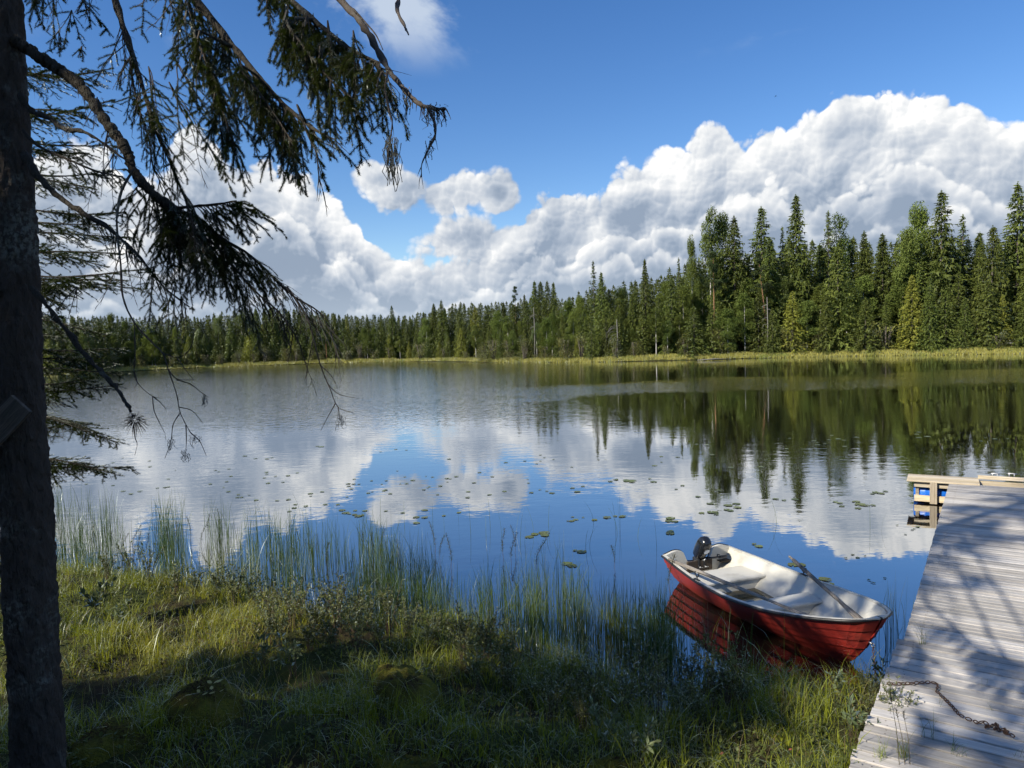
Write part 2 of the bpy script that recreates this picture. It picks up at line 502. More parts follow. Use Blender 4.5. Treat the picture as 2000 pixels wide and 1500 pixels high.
def smooth(a, b, x):
    t = np.clip((x - a) / (b - a), 0, 1)
    return t * t * (3 - 2 * t)
def ground_z(x, y):
    x = np.asarray(x, float); y = np.asarray(y, float)
    d = lake_sd(x, y)
    near = smooth(40, 20, np.hypot(x, y))
    land = 0.42 * (1 - np.exp(-np.maximum(d, 0) / 1.5)) + 0.03 * np.clip(d, 0, 90) + 0.02
    bed = -0.02 - 0.28 * np.minimum(-np.minimum(d, 0), 5.0)
    z = np.where(d > 0, land, bed)
    hum = (fbm(x * 1.1, y * 1.1, 5, 3) - 0.5) * 0.34 + (fbm(x * 4.0, y * 4.0, 9, 3) - 0.5) * 0.13
    z = z + hum * near * smooth(-0.7, 0.6, d)
    z = z + 1.05 * smooth(3.6, 0.2, y) * smooth(6, 3, np.abs(x)) * near
    z = z + (fbm(x * 0.05, y * 0.05, 3, 3) - 0.4) * 5.0 * smooth(6, 60, d) * (1 - near)
    return z

mt, nt, out = new_mat('peat_and_moss')
P = world_co(nt)
n1 = nt.noise(P, 0.9, 5.0, 0.6); n2 = nt.noise(P, 9.0, 6.0, 0.7); n3 = nt.noise(P, 55.0, 3.0, 0.6)
c = nt.mix(nt.maprange(n1, 0.40, 0.62), (0.028, 0.020, 0.010), (0.040, 0.052, 0.012))
c = nt.mix(nt.maprange(n2, 0.45, 0.70), c, (0.075, 0.080, 0.018))
c = nt.mix(nt.math('MULTIPLY', nt.maprange(n3, 0.50, 0.70), 0.6), c, (0.055, 0.035, 0.018))
hh = nt.math('ADD', nt.math('MULTIPLY', n2, 0.7), nt.math('MULTIPLY', n3, 0.5))
principled(nt, out, c, 0.95, nt.bump(hh, 0.9, 0.05), spec=0.15)
M_ground = mt

def make_ground():
    n = 420
    u = np.linspace(-1, 1, n)
    xs = 1.6 * np.sinh(u * 6.6)                       # fine near the bank, coarse out to the horizon
    v = np.linspace(-1, 1, n)
    ys = 6.5 + 1.6 * np.sinh(v * 6.6)
    X, Y = np.meshgrid(xs, ys)
    Z = ground_z(X, Y)
    V = np.stack([X.ravel(), Y.ravel(), Z.ravel()], 1)
    i = np.arange(n * n).reshape(n, n)
    F = np.stack([i[:-1, :-1].ravel(), i[:-1, 1:].ravel(), i[1:, 1:].ravel(), i[1:, :-1].ravel()], 1)
    return tag(link('ground', np_mesh('ground', V, F, M_ground, True)), kind='structure')
ground = make_ground()

# lake surface: calm in the lee of the near bank, ruffled by wind further out
mt, nt, out = new_mat('lake_water')
P = world_co(nt)
px_, py_, pz_ = nt.sep(P)
flat = nt.xyz(px_, py_, 0.0)
wig = nt.math('MULTIPLY', nt.math('SUBTRACT', nt.noise(flat, 0.045, 3.0, 0.6), 0.5), 34.0)
yy = nt.math('ADD', py_, wig)
band = nt.math('MULTIPLY', nt.maprange(yy, 40.0, 46.0), nt.maprange(yy, 62.0, 52.0))
left = nt.math('MULTIPLY', nt.maprange(yy, 24.0, 42.0), nt.maprange(nt.math('SUBTRACT', px_, nt.math('MULTIPLY', py_, 0.12)), 6.0, -14.0))
faint = nt.math('MULTIPLY', nt.maprange(yy, 50.0, 80.0), nt.maprange(px_, 25.0, -15.0, 0.10, 0.45))
ruff = nt.math('MAXIMUM', nt.math('MAXIMUM', band, left), faint)
w1 = nt.noise(nt.vmath('MULTIPLY', flat, (0.65, 1.3, 1.0)), 1.9, 3.0, 0.55, '2D')
w2 = nt.noise(nt.vmath('MULTIPLY', flat, (0.7, 1.4, 1.0)), 5.5, 2.0, 0.5, '2D')
w3 = nt.noise(nt.vmath('MULTIPLY', flat, (0.6, 1.0, 1.0)), 3.2, 2.0, 0.5, '2D')
patch = nt.maprange(nt.noise(flat, 0.16, 3.0, 0.55), 0.36, 0.66, 0.12, 1.0)
calm = nt.maprange(py_, 6.0, 15.0, 0.25, 1.0)
h = nt.math('MULTIPLY', nt.math('MULTIPLY', w1, 0.0048), nt.math('MULTIPLY', patch, calm))
h = nt.math('ADD', h, nt.math('MULTIPLY', nt.math('MULTIPLY', w2, 0.0010), nt.math('MULTIPLY', patch, calm)))
h = nt.math('ADD', h, nt.math('MULTIPLY', nt.math('MULTIPLY', w3, 0.030), ruff))
nrm = nt.bump(h, 1.0, 1.0)
fr = nt.node('ShaderNodeFresnel'); fr.inputs[0].default_value = 1.33
nt.l.new(nrm, fr.inputs['Normal'])
gl = nt.node('ShaderNodeBsdfGlossy'); gl.inputs[0].default_value = (0.94, 0.96, 0.98, 1)
nt.put(gl.inputs['Roughness'], nt.math('ADD', 0.012, nt.math('MULTIPLY', ruff, 0.06)))
nt.l.new(nrm, gl.inputs['Normal'])
df = nt.node('ShaderNodeBsdfDiffuse'); df.inputs[0].default_value = (0.012, 0.0085, 0.0045, 1)
mx = nt.node('ShaderNodeMixShader')
nt.l.new(nt.math('POWER', fr.outputs[0], 0.335), mx.inputs[0]); nt.l.new(df.outputs[0], mx.inputs[1]); nt.l.new(gl.outputs[0], mx.inputs[2])
nt.l.new(mx.outputs[0], out.inputs[0])
M_water = mt
lake = MB().add([(-130, 3.0, 0), (120, 3.0, 0), (120, 200, 0), (-130, 200, 0)], [(0, 1, 2, 3)]).build('lake_water', M_water)
tag(lake, kind='structure')

# ------------------------------------------------------------------ trees of the far shore
M_spruce = foliage_mat('spruce_needles_far', (0.034, 0.054, 0.014), (0.155, 0.180, 0.036), 0.10, None, 0.55, 0.5, 0.2)
M_spruce_pale = foliage_mat('young_spruce_needles', (0.10, 0.125, 0.022), (0.31, 0.31, 0.05), 0.12, None, 0.55, 0.4, 0.2)
M_birch_leaf = foliage_mat('birch_leaves_far', (0.065, 0.098, 0.022), (0.19, 0.225, 0.050), 0.25, None, 0.6, 0.4, 0.25)
M_shrub_leaf = foliage_mat('shore_willow_leaves', (0.07, 0.085, 0.022), (0.20, 0.19, 0.045), 0.25, None, 0.6, 0.6)
M_pine = foliage_mat('pine_needles_far', (0.03, 0.05, 0.022), (0.085, 0.115, 0.040), 0.10, None, 0.6, 0.3, 0.25)
M_bark_far = bark_mat('spruce_bark_far', (0.05, 0.042, 0.035), (0.13, 0.11, 0.095), 2.0)
M_bark_pine = bark_mat('pine_bark_far', (0.13, 0.07, 0.04), (0.30, 0.16, 0.09), 2.0)
M_bark_birch = bark_mat('birch_bark_far', (0.16, 0.15, 0.14), (0.45, 0.43, 0.40), 1.2)
M_dead = bark_mat('dead_wood_grey', (0.075, 0.07, 0.063), (0.19, 0.18, 0.165), 2.0)

def rot_basis(d):
    """Two unit vectors across each direction row of d."""
    a = np.where(np.abs(d[:, 2:3]) < 0.9, np.array([[0, 0, 1.0]]), np.array([[1.0, 0, 0]]))
    s = np.cross(d, a); s /= np.linalg.norm(s, axis=1, keepdims=True) + 1e-9
    return s, np.cross(s, d)

def spruce_crown(seed, H=25.0, R0=2.9, step=0.42, power=0.8, low=0.04, hang=0.5, cards=19, gap=0.0, ragged=0.2):
    rg = np.random.default_rng(seed)
    tris = []
    z = H * low
    while z < H * 0.985:
        t = z / H
        r0 = R0 * (1 - t) ** power * (0.72 + 0.28 * min(1, t / 0.12)) + 0.12
        nb = int(5 + 4 * (1 - t) + rg.random() * 2)
        ph = rg.random() * 6.28
        for b in range(nb):
            if rg.random() < gap: continue
            a = ph + b * 6.283 / nb + rg.normal(0, 0.25)
            r = r0 * np.clip(rg.normal(1.0, ragged), 0.45, 1.5)
            out_d = np.array([math.cos(a), math.sin(a), 0.0])
            droop = (0.25 + 0.25 * (1 - t)) * r
            n = max(4, int(cards * (0.35 + 0.65 * r / R0)))
            s = np.sort(rg.random(n) * 0.85 + 0.18); s[-1] = 1.0
            zz = z + rg.normal(0, 0.12) + 0.16 * r * (1 - t) * 0 - droop * s * s * 0.9 + 0.10 * r * s ** 4
            base = out_d[None] * (r * s)[:, None]; base[:, 2] = zz
            side = np.array([-out_d[1], out_d[0], 0.0])
            k = rg.integers(0, 3, n)
            sgn = rg.choice([-1.0, 1.0], n)
            d = out_d[None] * rg.uniform(0.3, 1.0, n)[:, None] + side[None] * (sgn * rg.uniform(0.2, 1.0, n))[:, None]
            d[:, 2] = rg.uniform(-0.35, 0.05, n)
            hg = rg.random(n) < hang
            d[hg] *= 0.35; d[hg, 2] = -rg.uniform(0.6, 1.0, hg.sum())
            d /= np.linalg.norm(d, axis=1, keepdims=True)
            L = rg.uniform(0.40, 0.95, n) * (0.5 + 0.5 * r / R0)
            w = L * rg.uniform(0.30, 0.52, n)
            sd, up = rot_basis(d)
            ang = rg.uniform(0, 6.28, n)
            sd = sd * np.cos(ang)[:, None] + up * np.sin(ang)[:, None]
            p0 = base - d * (0.15 * L)[:, None]
            tris.append(np.stack([p0 - sd * w[:, None] * 0.5, p0 + sd * w[:, None] * 0.5, base + d * L[:, None]], 1))
            # tip of the branch
        z += step * (0.55 + 0.45 * (1 - t)) * rg.uniform(0.8, 1.2)
    # leader
    n = 26
    zz = H - rg.random(n) * H * 0.05
    a = rg.random(n) * 6.28
    d = np.stack([np.cos(a), np.sin(a), np.full(n, 0.25)], 1)
    base = np.stack([np.zeros(n), np.zeros(n), zz], 1)
    L = 0.12 + (H - zz) * 0.28
    sd, up = rot_basis(d)
    tris.append(np.stack([base - up * 0.08, base + up * 0.08, base + d * L[:, None]], 1))
    tris.append(np.array([[[-0.05, 0, H - 0.9], [0.05, 0, H - 0.9], [0, 0, H + 0.15]], [[0, -0.05, H - 0.9], [0, 0.05, H - 0.9], [0, 0, H + 0.15]]]))
    T = np.concatenate(tris)
    return T.reshape(-1, 3), np.arange(len(T) * 3).reshape(-1, 3)

def leaf_cloud(seed, clumps, per, size, flat=0.55, droop=0.4, squash=1.0):
    """Leafy crown: many small leaf faces spread in uneven clumps. clumps = [(x,y,z,r)]."""
    rg = np.random.default_rng(seed)
    out = []
    for (x, y, z, r) in clumps:
        n = int(per * r * r) + 12
        v = rg.normal(0, 1, (n, 3)); v /= np.linalg.norm(v, axis=1, keepdims=True)
        q = v * (r * rg.uniform(0.25, 1.0, n) ** 0.45)[:, None]
        q[:, 2] *= squash
        q += np.array([x, y, z])
        d = rg.normal(0, 1, (n, 3)); d[:, 2] -= droop * 1.5
        d /= np.linalg.norm(d, axis=1, keepdims=True)
        sd, up = rot_basis(d)
        L = size * rg.uniform(0.6, 1.4, n)
        w = L * flat
        a = q - sd * (w * 0.5)[:, None]; b = q + sd * (w * 0.5)[:, None]; c = q + d * L[:, None]
        out.append(np.stack([a, b, c], 1))
    T = np.concatenate(out)
    return T.reshape(-1, 3), np.arange(len(T) * 3).reshape(-1, 3)

def trunk_mesh(name, H, r0, mat, bend=0.0, seed=0, n=8, top=0.08, limbs=()):
    rg = random.Random(seed)
    mb = MB()
    pts = []; rad = []
    for i in range(9):
        t = i / 8
        pts.append((bend * H * t * t + rg.uniform(-.04, .04) * (0 < i < 8), rg.uniform(-.04, .04) * (0 < i < 8), -0.5 + (H + 0.5) * t))
        rad.append(r0 * (1 - t) ** 0.8 + r0 * top + (0.25 * r0 if i == 0 else 0))
    mb.tube(pts, rad, n)
    for p, q, r in limbs: mb.tube([p, ((p[0] + q[0]) / 2, (p[1] + q[1]) / 2, (p[2] + q[2]) / 2 + 0.15), q], [r, r * 0.7, r * 0.3], 5)
    return mb.mesh(name, mat, True)

H0 = 25.0
SPR = []
for k, kw in enumerate((dict(R0=3.3), dict(R0=3.8, ragged=0.28), dict(R0=2.9, power=0.7), dict(R0=4.2, hang=0.65), dict(R0=3.1, ragged=0.3, gap=0.08), dict(R0=3.5, power=0.95))):
    SPR.append(np_mesh('spruce_crown', *spruce_crown(100 + k, **kw), M_spruce))
SPR_SPARSE = np_mesh('spruce_crown_sparse', *spruce_crown(130, R0=3.2, step=0.70, hang=0.3, gap=0.18, ragged=0.35, power=0.9), M_spruce)
SPR_PALE = [np_mesh('spruce_crown_pale', *spruce_crown(140 + k, R0=3.9 - 0.5 * k, hang=0.55, power=0.8), M_spruce_pale) for k in range(2)]
T_SPR = trunk_mesh('spruce_trunk', H0 * 0.96, 0.24, M_bark_far)
def birch_clumps(seed, H, R0, lo=0.42):
    rg = random.Random(seed); c = []
    for i in range(34):
        t = lo + (0.99 - lo) * rg.random() ** 0.8
        rr = R0 * math.sin(math.pi * min(1, (t - lo) / (1 - lo) * 0.82 + 0.16)) * rg.uniform(0.25, 1.0)
        a = rg.random() * 6.28
        c.append((rr * math.cos(a), rr * math.sin(a), H * t, rg.uniform(0.5, 1.15) * R0 / 2.2))
    return c
BIR = [np_mesh('birch_crown', *leaf_cloud(200 + k, birch_clumps(20 + k, H0, 2.6 + 0.6 * k, 0.34 - 0.10 * k), 170, 0.34, 0.6, 0.9, 1.35), M_birch_leaf) for k in range(3)]
T_BIR = trunk_mesh('birch_trunk', H0 * 0.93, 0.17, M_bark_birch)
def pine_clumps(seed, H):
    rg = random.Random(seed); c = []
    for i in range(24):
        t = rg.uniform(0.62, 0.99); a = rg.random() * 6.28
        rr = (1.05 - t) * 7.5 * rg.uniform(0.2, 1.0)
        c.append((rr * math.cos(a), rr * math.sin(a), H * t, rg.uniform(0.5, 0.95)))
    return c
PIN = [np_mesh('pine_crown', *leaf_cloud(230 + k, pine_clumps(30 + k, H0), 330, 0.42, 0.28, -0.3, 0.6), M_pine) for k in range(2)]
T_PIN = trunk_mesh('pine_trunk', H0 * 0.94, 0.21, M_bark_pine)
def bush_clumps(seed):
    rg = random.Random(seed)
    return [(rg.gauss(0, 0.55), rg.gauss(0, 0.55), rg.uniform(0.5, 2.6), rg.uniform(0.35, 0.75)) for i in range(13)]
BUSH = [np_mesh('bush_crown', *leaf_cloud(250 + k, bush_clumps(40 + k), 260, 0.17, 0.5, 0.1, 1.0), M_shrub_leaf) for k in range(3)]
def bush_stems(seed):
    rg = random.Random(seed); mb = MB()
    for i in range(7):
        a = rg.random() * 6.28; r = rg.uniform(0.2, 0.8)
        mb.tube([(0.1 * math.cos(a), 0.1 * math.sin(a), -0.3), (r * .5 * math.cos(a), r * .5 * math.sin(a), 1.1), (r * math.cos(a), r * math.sin(a), 2.4)], [0.05, 0.035, 0.012], 5)
    return mb.mesh('bush_stems', M_bark_far, True)
T_BUSH = bush_stems(3)

def tree(name, label, cat, base, H, crown, trunk, href=H0, wide=1.0, rz=0.0, lean=(0, 0), group=None):
    s = H / href
    e = empty(name, base, rz)
    e.rotation_euler = (lean[0], lean[1], rz)
    e.scale = (s * wide, s * wide, s)
    tag(e, label, cat, group)
    link('trunk' if cat != 'bush' else 'stem', trunk, e)
    link('crown', crown, e)
    return e

SHORE_PX = [(-200, 752), (90, 738), (220, 727), (400, 718), (600, 711), (770, 706), (1000, 708), (1200, 707), (1400, 702), (1600, 697), (1800, 694), (2000, 691), (2300, 685)]
SKY_PX = [(-200, 585), (0, 606), (100, 616), (200, 617), (300, 619), (400, 617), (450, 607), (500, 603), (540, 601), (600, 605), (650, 611), (700, 617), (760, 614), (800, 617),
          (840, 606), (900, 592), (950, 591), (1000, 588), (1050, 582), (1100, 584), (1150, 566), (1200, 553), (1250, 546), (1300, 530), (1350, 516), (1400, 502), (1450, 492),
          (1500, 482), (1550, 474), (1600, 474), (1650, 466), (1700, 468), (1750, 472), (1800, 466), (1850, 460), (1900, 466), (1950, 462), (2050, 455), (2300, 450)]
def lerp(tab, x):
    return float(np.interp(x, [p[0] for p in tab], [p[1] for p in tab]))
def shore_spot(px, back):
    p = at(px, lerp(SHORE_PX, px), 0.0)
    d = Vector((p.x, p.y, 0)).normalized()
    q = p + d * back
    q.z = float(ground_z(np.array([q.x]), np.array([q.y]))[0]) - 0.05
    return q
def height_for(q, px, py):
    d = ray(px, py)
    k = math.hypot(q.x, q.y) / math.hypot(d.x, d.y)
    return CAM_H + d.z * k - q.z

frnd = random.Random(77)
# trees that stand out of the forest wall: pixel of the tip, metres behind the shore, kind, variant, width, label
HERO = [
    (1985, 355, 11, 'S', 0, 1.0, 'tallest dark spruce at the right end of the far shore'),
    (1937, 440, 7, 'S', 3, 0.95, 'full green spruce just left of the tallest spruce on the right shore'),
    (1957, 575, 4, 'Y', 0, 1.0, 'small pale green young spruce at the water below the tallest right-hand spruce'),
    (1912, 452, 22, 'S', 4, 0.9, 'small dark spruce tip peeping over the wall between two taller right-hand spruces'),
    (1879, 418, 18, 'P', 0, 1.1, 'sparse open-branched spruce behind the canopy near the right end of the shore'),
    (1838, 370, 10, 'S', 1, 0.95, 'tall ragged spruce with a narrow tip rising beside a round birch crown on the right'),
    (1795, 408, 12, 'B', 2, 0.85, 'round leafy birch crown leaning against the ragged spruce on the right shore'),
    (1772, 440, 8, 'B', 1, 0.85, 'broad leafy birch standing left of the round birch crown on the right'),
    (1781, 536, 3.5, 'Y', 1, 1.15, 'yellow-green spruce drooping to the water in front of the right-hand birches'),
    (1724, 455, 9, 'S', 2, 1.0, 'slim spruce with a short tip over the dip in the right-hand canopy'),
    (1688, 450, 13, 'S', 0, 0.9, 'spruce tip just left of the dip in the right-hand canopy'),
    (1640, 416, 15, 'B', 0, 1.0, 'thin-leaved birch top close behind a pointed dark spruce'),
    (1619, 410, 13, 'P', 0, 0.85, 'pointed dark spruce touching the thin-leaved birch top'),
    (1637, 478, 5, 'S', 3, 1.1, 'broad drooping spruce reaching to the water below the thin-leaved birch'),
    (1557, 378, 9, 'S', 4, 0.85, 'tall columnar spruce, highest in the middle of the right-hand forest'),
    (1530, 440, 14, 'P', 0, 0.7, 'thin bare-tipped spruce just left of the columnar spruce'),
    (1490, 401, 11, 'S', 1, 0.9, 'sharply pointed spruce with open branches left of the columnar spruce'),
    (1506, 462, 7, 'S', 2, 0.9, 'very dark spruce under the sharply pointed one'),
    (1437, 420, 9, 'S', 0, 0.95, 'dense spruce to the right of the two tall airy birches'),
    (1415, 412, 11, 'B', 1, 0.9, 'tall airy birch mixed with the dense spruce, second of the two'),
    (1390, 404, 9, 'B', 0, 0.8, 'tallest airy birch with a forked light crown on the far shore'),
    (1396, 492, 6, 'N', 0, 1.0, 'dark pine with a bare orange stem below the tallest airy birch'),
    (1354, 470, 8, 'B', 2, 0.45, 'slender white-stemmed birch with a small crown at the left of the tall birches'),
    (1329, 502, 10, 'P', 0, 0.7, 'small sparse spruce tip left of the slender birch'),
    (1263, 505, 8, 'S', 5, 0.75, 'narrow dark spruce standing alone above the young wood at centre right'),
    (1163, 508, 9, 'P', 0, 0.8, 'sparse dark spruce with gappy branches at the centre of the far shore'),
    (1178, 530, 8, 'S', 4, 0.8, 'spruce close to the right of the gappy dark spruce'),
    (1048, 548, 26, 'S', 5, 1.0, 'leftmost of four dark spruces standing in a row above the canopy'),
    (1060, 549, 27, 'S', 2, 1.0, 'second of four dark spruces standing in a row above the canopy'),
    (1073, 547, 26, 'S', 0, 0.9, 'third of four dark spruces standing in a row above the canopy'),
    (1085, 551, 27, 'S', 5, 1.0, 'rightmost of four dark spruces standing in a row above the canopy'),
    (1010, 560, 20, 'N', 1, 0.8, 'crooked thin pine left of the row of four spruces'),
    (1028, 574, 14, 'S', 5, 0.8, 'small dark spruce between the crooked pine and the row of four'),
    (866, 585, 13, 'S', 0, 0.9, 'right one of a pair of spruce tips where the far bay begins'),
    (851, 592, 13, 'S', 2, 0.9, 'left one of a pair of spruce tips where the far bay begins'),
    (769, 596, 6, 'S', 1, 0.8, 'solitary pointed spruce above the low canopy of the far bay'),
    (505, 601, 8, 'S', 3, 0.9, 'dark spruce with the highest tip in the shaded stand of the far bay'),
    (537, 598, 9, 'S', 0, 1.0, 'dark spruce next to the highest one in the shaded stand of the far bay'),
]
for (px, py, back, kind, var, wide, lab) in HERO:
    q = shore_spot(px, back)
    H = height_for(q, px, py)
    if kind == 'S': c_, t_, nm, cat = SPR[var], T_SPR, 'spruce_tree', 'spruce'
    elif kind == 'P': c_, t_, nm, cat = SPR_SPARSE, T_SPR, 'spruce_tree', 'spruce'
    elif kind == 'Y': c_, t_, nm, cat = SPR_PALE[var], T_SPR, 'spruce_tree', 'spruce'
    elif kind == 'B': c_, t_, nm, cat = BIR[var], T_BIR, 'birch_tree', 'birch'
    else: c_, t_, nm, cat = PIN[var], T_PIN, 'pine_tree', 'pine'
    tree(nm, lab, cat, q, H, c_, t_, wide=wide * (1.25 if kind in 'SY' else 1.0), rz=frnd.random() * 6.28)
# the leaning pine with its orange stem, low branches dead
q = shore_spot(1503, 4.0)
H = height_for(q, 1480, 500)
tree('pine_tree', 'leaning pine with an orange upper stem and dead grey lower branches', 'pine', q, H * 1.02, PIN[1], T_PIN, wide=0.9, lean=(0, R(-6.0)))

# ordinary trees of the forest wall, front rows one by one
MARKS = [(p[0], w) for p, w in zip(HERO, [
    'the tallest right-hand spruce', 'the tallest right-hand spruce', 'the tallest right-hand spruce', 'the sparse right-hand spruce', 'the sparse right-hand spruce', 'the ragged tall spruce', 'the round birch crown', 'the broad birch',
    'the yellow-green spruce', 'the slim spruce at the dip', 'the slim spruce at the dip', 'the thin-leaved birch', 'the thin-leaved birch', 'the broad drooping spruce', 'the columnar spruce', 'the columnar spruce', 'the sharply pointed spruce',
    'the sharply pointed spruce', 'the dense spruce', 'the two airy birches', 'the two airy birches', 'the orange-stemmed pine', 'the slender white birch', 'the slender white birch', 'the lone narrow spruce', 'the gappy dark spruce', 'the gappy dark spruce',
    'the row of four spruces', 'the row of four spruces', 'the row of four spruces', 'the row of four spruces', 'the crooked pine', 'the crooked pine', 'the pair of spruce tips', 'the pair of spruce tips', 'the solitary pointed spruce', 'the shaded far stand', 'the shaded far stand'])]
MARKS += [(300, 'the left end of the far bay'), (400, 'the pale wood of the far bay'), (180, 'the left end of the far bay'), (640, 'the low dip in the far skyline'), (700, 'the low dip in the far skyline'), (940, 'the bend of the far shore')]
def where(px):
    x, w = min(MARKS, key=lambda q: abs(q[0] - px))
    d = px - x
    return ('close to ' if abs(d) < 9 else 'just right of ' if 0 < d < 45 else 'just left of ' if -45 < d < 0 else 'well right of ' if d > 0 else 'well left of ') + w
rows = [(3.5, 0.42, 0.66), (8.0, 0.66, 0.86), (14.0, 0.86, 1.0)]
n_wall = 0
for back, f0, f1 in rows:
    px = -60.0 + frnd.random() * 10
    while px < 2130:
        base_y = lerp(SHORE_PX, px); sky_y = lerp(SKY_PX, px)
        tall = base_y - sky_y
        right = px > 960
        py = base_y - tall * (frnd.uniform(f0, f1) if frnd.random() < 0.8 else frnd.uniform(f0 * 0.8, f1 * 1.08))
        q = shore_spot(px, back * (1.0 if right else 1.3) + frnd.uniform(-1.5, 1.8))
        H = height_for(q, px, py)
        r = frnd.random(); rw = 'far-shore front row' if back < 5 else 'far-shore middle row' if back < 10 else 'far-shore rear row'
        wide = frnd.uniform(0.95, 1.55) * (1.25 if back < 5 else 1.0)
        if not right and wide: wide *= 1.05
        p_leaf = (0.30 if px < 470 else 0.06 if px < 700 else 0.30) if back < 10 else 0.12
        if 960 < px < 1420 and back > 6: p_leaf = 0.42
        if r < p_leaf:
            tree('birch_tree', 'leafy birch, %s, %s' % (rw, where(px)), 'birch', q, H * 0.97, BIR[frnd.randrange(3)], T_BIR, wide=wide * 1.05, rz=frnd.random() * 6.28,
                 group='birches in the far forest wall')
        elif r < p_leaf + (0.10 if px < 480 else 0.04):
            tree('pine_tree', 'dull green pine, %s, %s' % (rw, where(px)), 'pine', q, H, PIN[frnd.randrange(2)], T_PIN, wide=wide, rz=frnd.random() * 6.28, group='pines in the far forest wall')
        else:
            pale = frnd.random() < (0.22 if back < 5 else 0.08)
            tree('spruce_tree', '%s spruce, %s, %s' % ('pale green' if pale else 'dark green', rw, where(px)), 'spruce', q, H,
                 SPR_PALE[frnd.randrange(2)] if pale else SPR[frnd.randrange(6)], T_SPR, wide=wide, rz=frnd.random() * 6.28,
                 group='pale spruces in the far forest wall' if pale else 'dark spruces in the far forest wall')
        n_wall += 1
        px += (tall * 0.165 if right else tall * 0.20) * frnd.uniform(0.75, 1.25) * (1.15 if back > 10 else 1.0)

# bushes on the shore in front of the trees
bx = 225.0
while bx < 1990:
    if frnd.random() < (0.8 if bx < 1350 else 0.45):
        q = shore_spot(bx, frnd.uniform(1.6, 3.4))
        tree('shore_bush', 'yellow-green shore bush, %s' % where(bx), 'bush', q, frnd.uniform(1.6, 4.2) * (1.25 if bx > 900 else 1.2), BUSH[frnd.randrange(3)], T_BUSH, href=3.2,
             wide=frnd.uniform(0.8, 1.3), rz=frnd.random() * 6.28, group='bushes along the far shore')
    bx += frnd.uniform(13, 42)

# the wood behind, one mass
def far_wood():
    rg = np.random.default_rng(8)
    simple = []
    for k in range(4):
        V, F = spruce_crown(300 + k, step=0.95, cards=6, R0=4.2, hang=0.3)
        T = V.reshape(-1, 3, 3); c = T.mean(1, keepdims=True)
        simple.append((T - c) * 1.6 + c)
    parts = []
    for back in (17, 22, 29, 38, 50):
        px = -160.0
        while px < 2240:
            base_y = lerp(SHORE_PX, px); tall = base_y - lerp(SKY_PX, px)
            q = shore_spot(px, back + rg.uniform(-4, 4))
            H = height_for(q, px, base_y - tall * rg.uniform(0.90, 1.03))
            if H > 3:
                s = H / 25.0; a = rg.uniform(0, 6.28)
                T = simple[rg.integers(4)]
                ca, sa = math.cos(a) * s, math.sin(a) * s
                parts.append(np.stack([T[..., 0] * ca - T[..., 1] * sa + q.x, T[..., 0] * sa + T[..., 1] * ca + q.y, T[..., 2] * s + q.z], -1))
            px += tall * 0.125 * rg.uniform(0.8, 1.25)
    # round the ends of the lake, out of the picture
    for (x, y) in [(75, 60), (80, 52), (72, 46), (68, 36), (60, 30), (84, 70), (-88, 100), (-86, 84), (-80, 74), (-74, 58), (-66, 46), (-58, 36), (-50, 28), (-92, 112), (-96, 96)]:
        for j in range(3):
            X, Y = x + rg.uniform(-4, 4) + 5 * j * np.sign(x), y + rg.uniform(-4, 4)
            s = rg.uniform(0.6, 0.95); T = simple[rg.integers(4)]
            z0 = float(ground_z(np.array([X]), np.array([Y]))[0])
            parts.append(np.stack([T[..., 0] * s + X, T[..., 1] * s + Y, T[..., 2] * s + z0], -1))
    T = np.concatenate(parts)
    o = link('far_wood', np_mesh('far_wood', T.reshape(-1, 3), np.arange(len(T) * 3).reshape(-1, 3), M_spruce))
    return tag(o, 'dense spruce wood filling in behind the far shore', 'forest', kind='stuff')
far_wood()

# dead standing stems
def snag(px, py0, py1, back, label, curved):
    q = shore_spot(px, back)
    H = height_for(q, px, py0)
    e = empty('dead_tree', q)
    tag(e, label, 'dead tree')
    MB().tube([(0, 0, -0.4), (0.1, 0, H * 0.5), (0.02, 0, H)], [0.11, 0.09, 0.04], 7).build('trunk', M_dead, e, True)
    rg = random.Random(int(px))
    for i in range(6 if curved else 9):
        z = H * rg.uniform(0.35, 0.88); L = rg.uniform(1.0, 2.0) * (0.9 if curved else 0.45); sx = -1 if curved else rg.choice((-1, 1))
        MB().tube([(0, 0, z), (sx * L * 0.5, rg.uniform(-.4, .4), z + 0.1 * L - 0.15), (sx * L * 0.9, rg.uniform(-.5, .5), z - L * 0.35), (sx * L, 0, z - L * 0.9)], [0.032, 0.028, 0.02, 0.01], 5).build('branch', M_dead, e, True)
snag(1206, 624, 700, 2.2, 'grey dead trunk with branches curving down to the left on the far shore', True)
snag(1045, 600, 700, 2.6, 'thin grey dead stem with short stubs at the water left of centre', False)
snag(1499, 580, 690, 2.4, 'grey dead tangle of bare branches beside the leaning pine', False)

# pale boulders and a bleached log on the right shore
M_rock = plain_mat('granite_boulder', (0.33, 0.31, 0.29), 0.9, 0, 0.25, 3.0, 0.8)
def boulder(px, back, s, label):
    q = shore_spot(px, back)
    bm = bmesh.new(); bmesh.ops.create_icosphere(bm, subdivisions=3, radius=1.0)
    rg = random.Random(int(px) + 5); ofs = (rg.random() * 9, rg.random() * 9)
    for v in bm.verts:
        n = float(fbm(np.array([v.co.x * 1.3 + ofs[0] + v.co.z]), np.array([v.co.y * 1.3 + ofs[1] - v.co.z]), 4, 3)[0])
        v.co *= 0.65 + 0.7 * n
    me = bpy.data.meshes.new('boulder'); bm.to_mesh(me); bm.free(); me.materials.append(M_rock)
    for p in me.polygons: p.use_smooth = True
    o = link('boulder', me, loc=(q.x, q.y, q.z + 0.25 * s[2]), scale=s)
    tag(o, label, 'boulder')
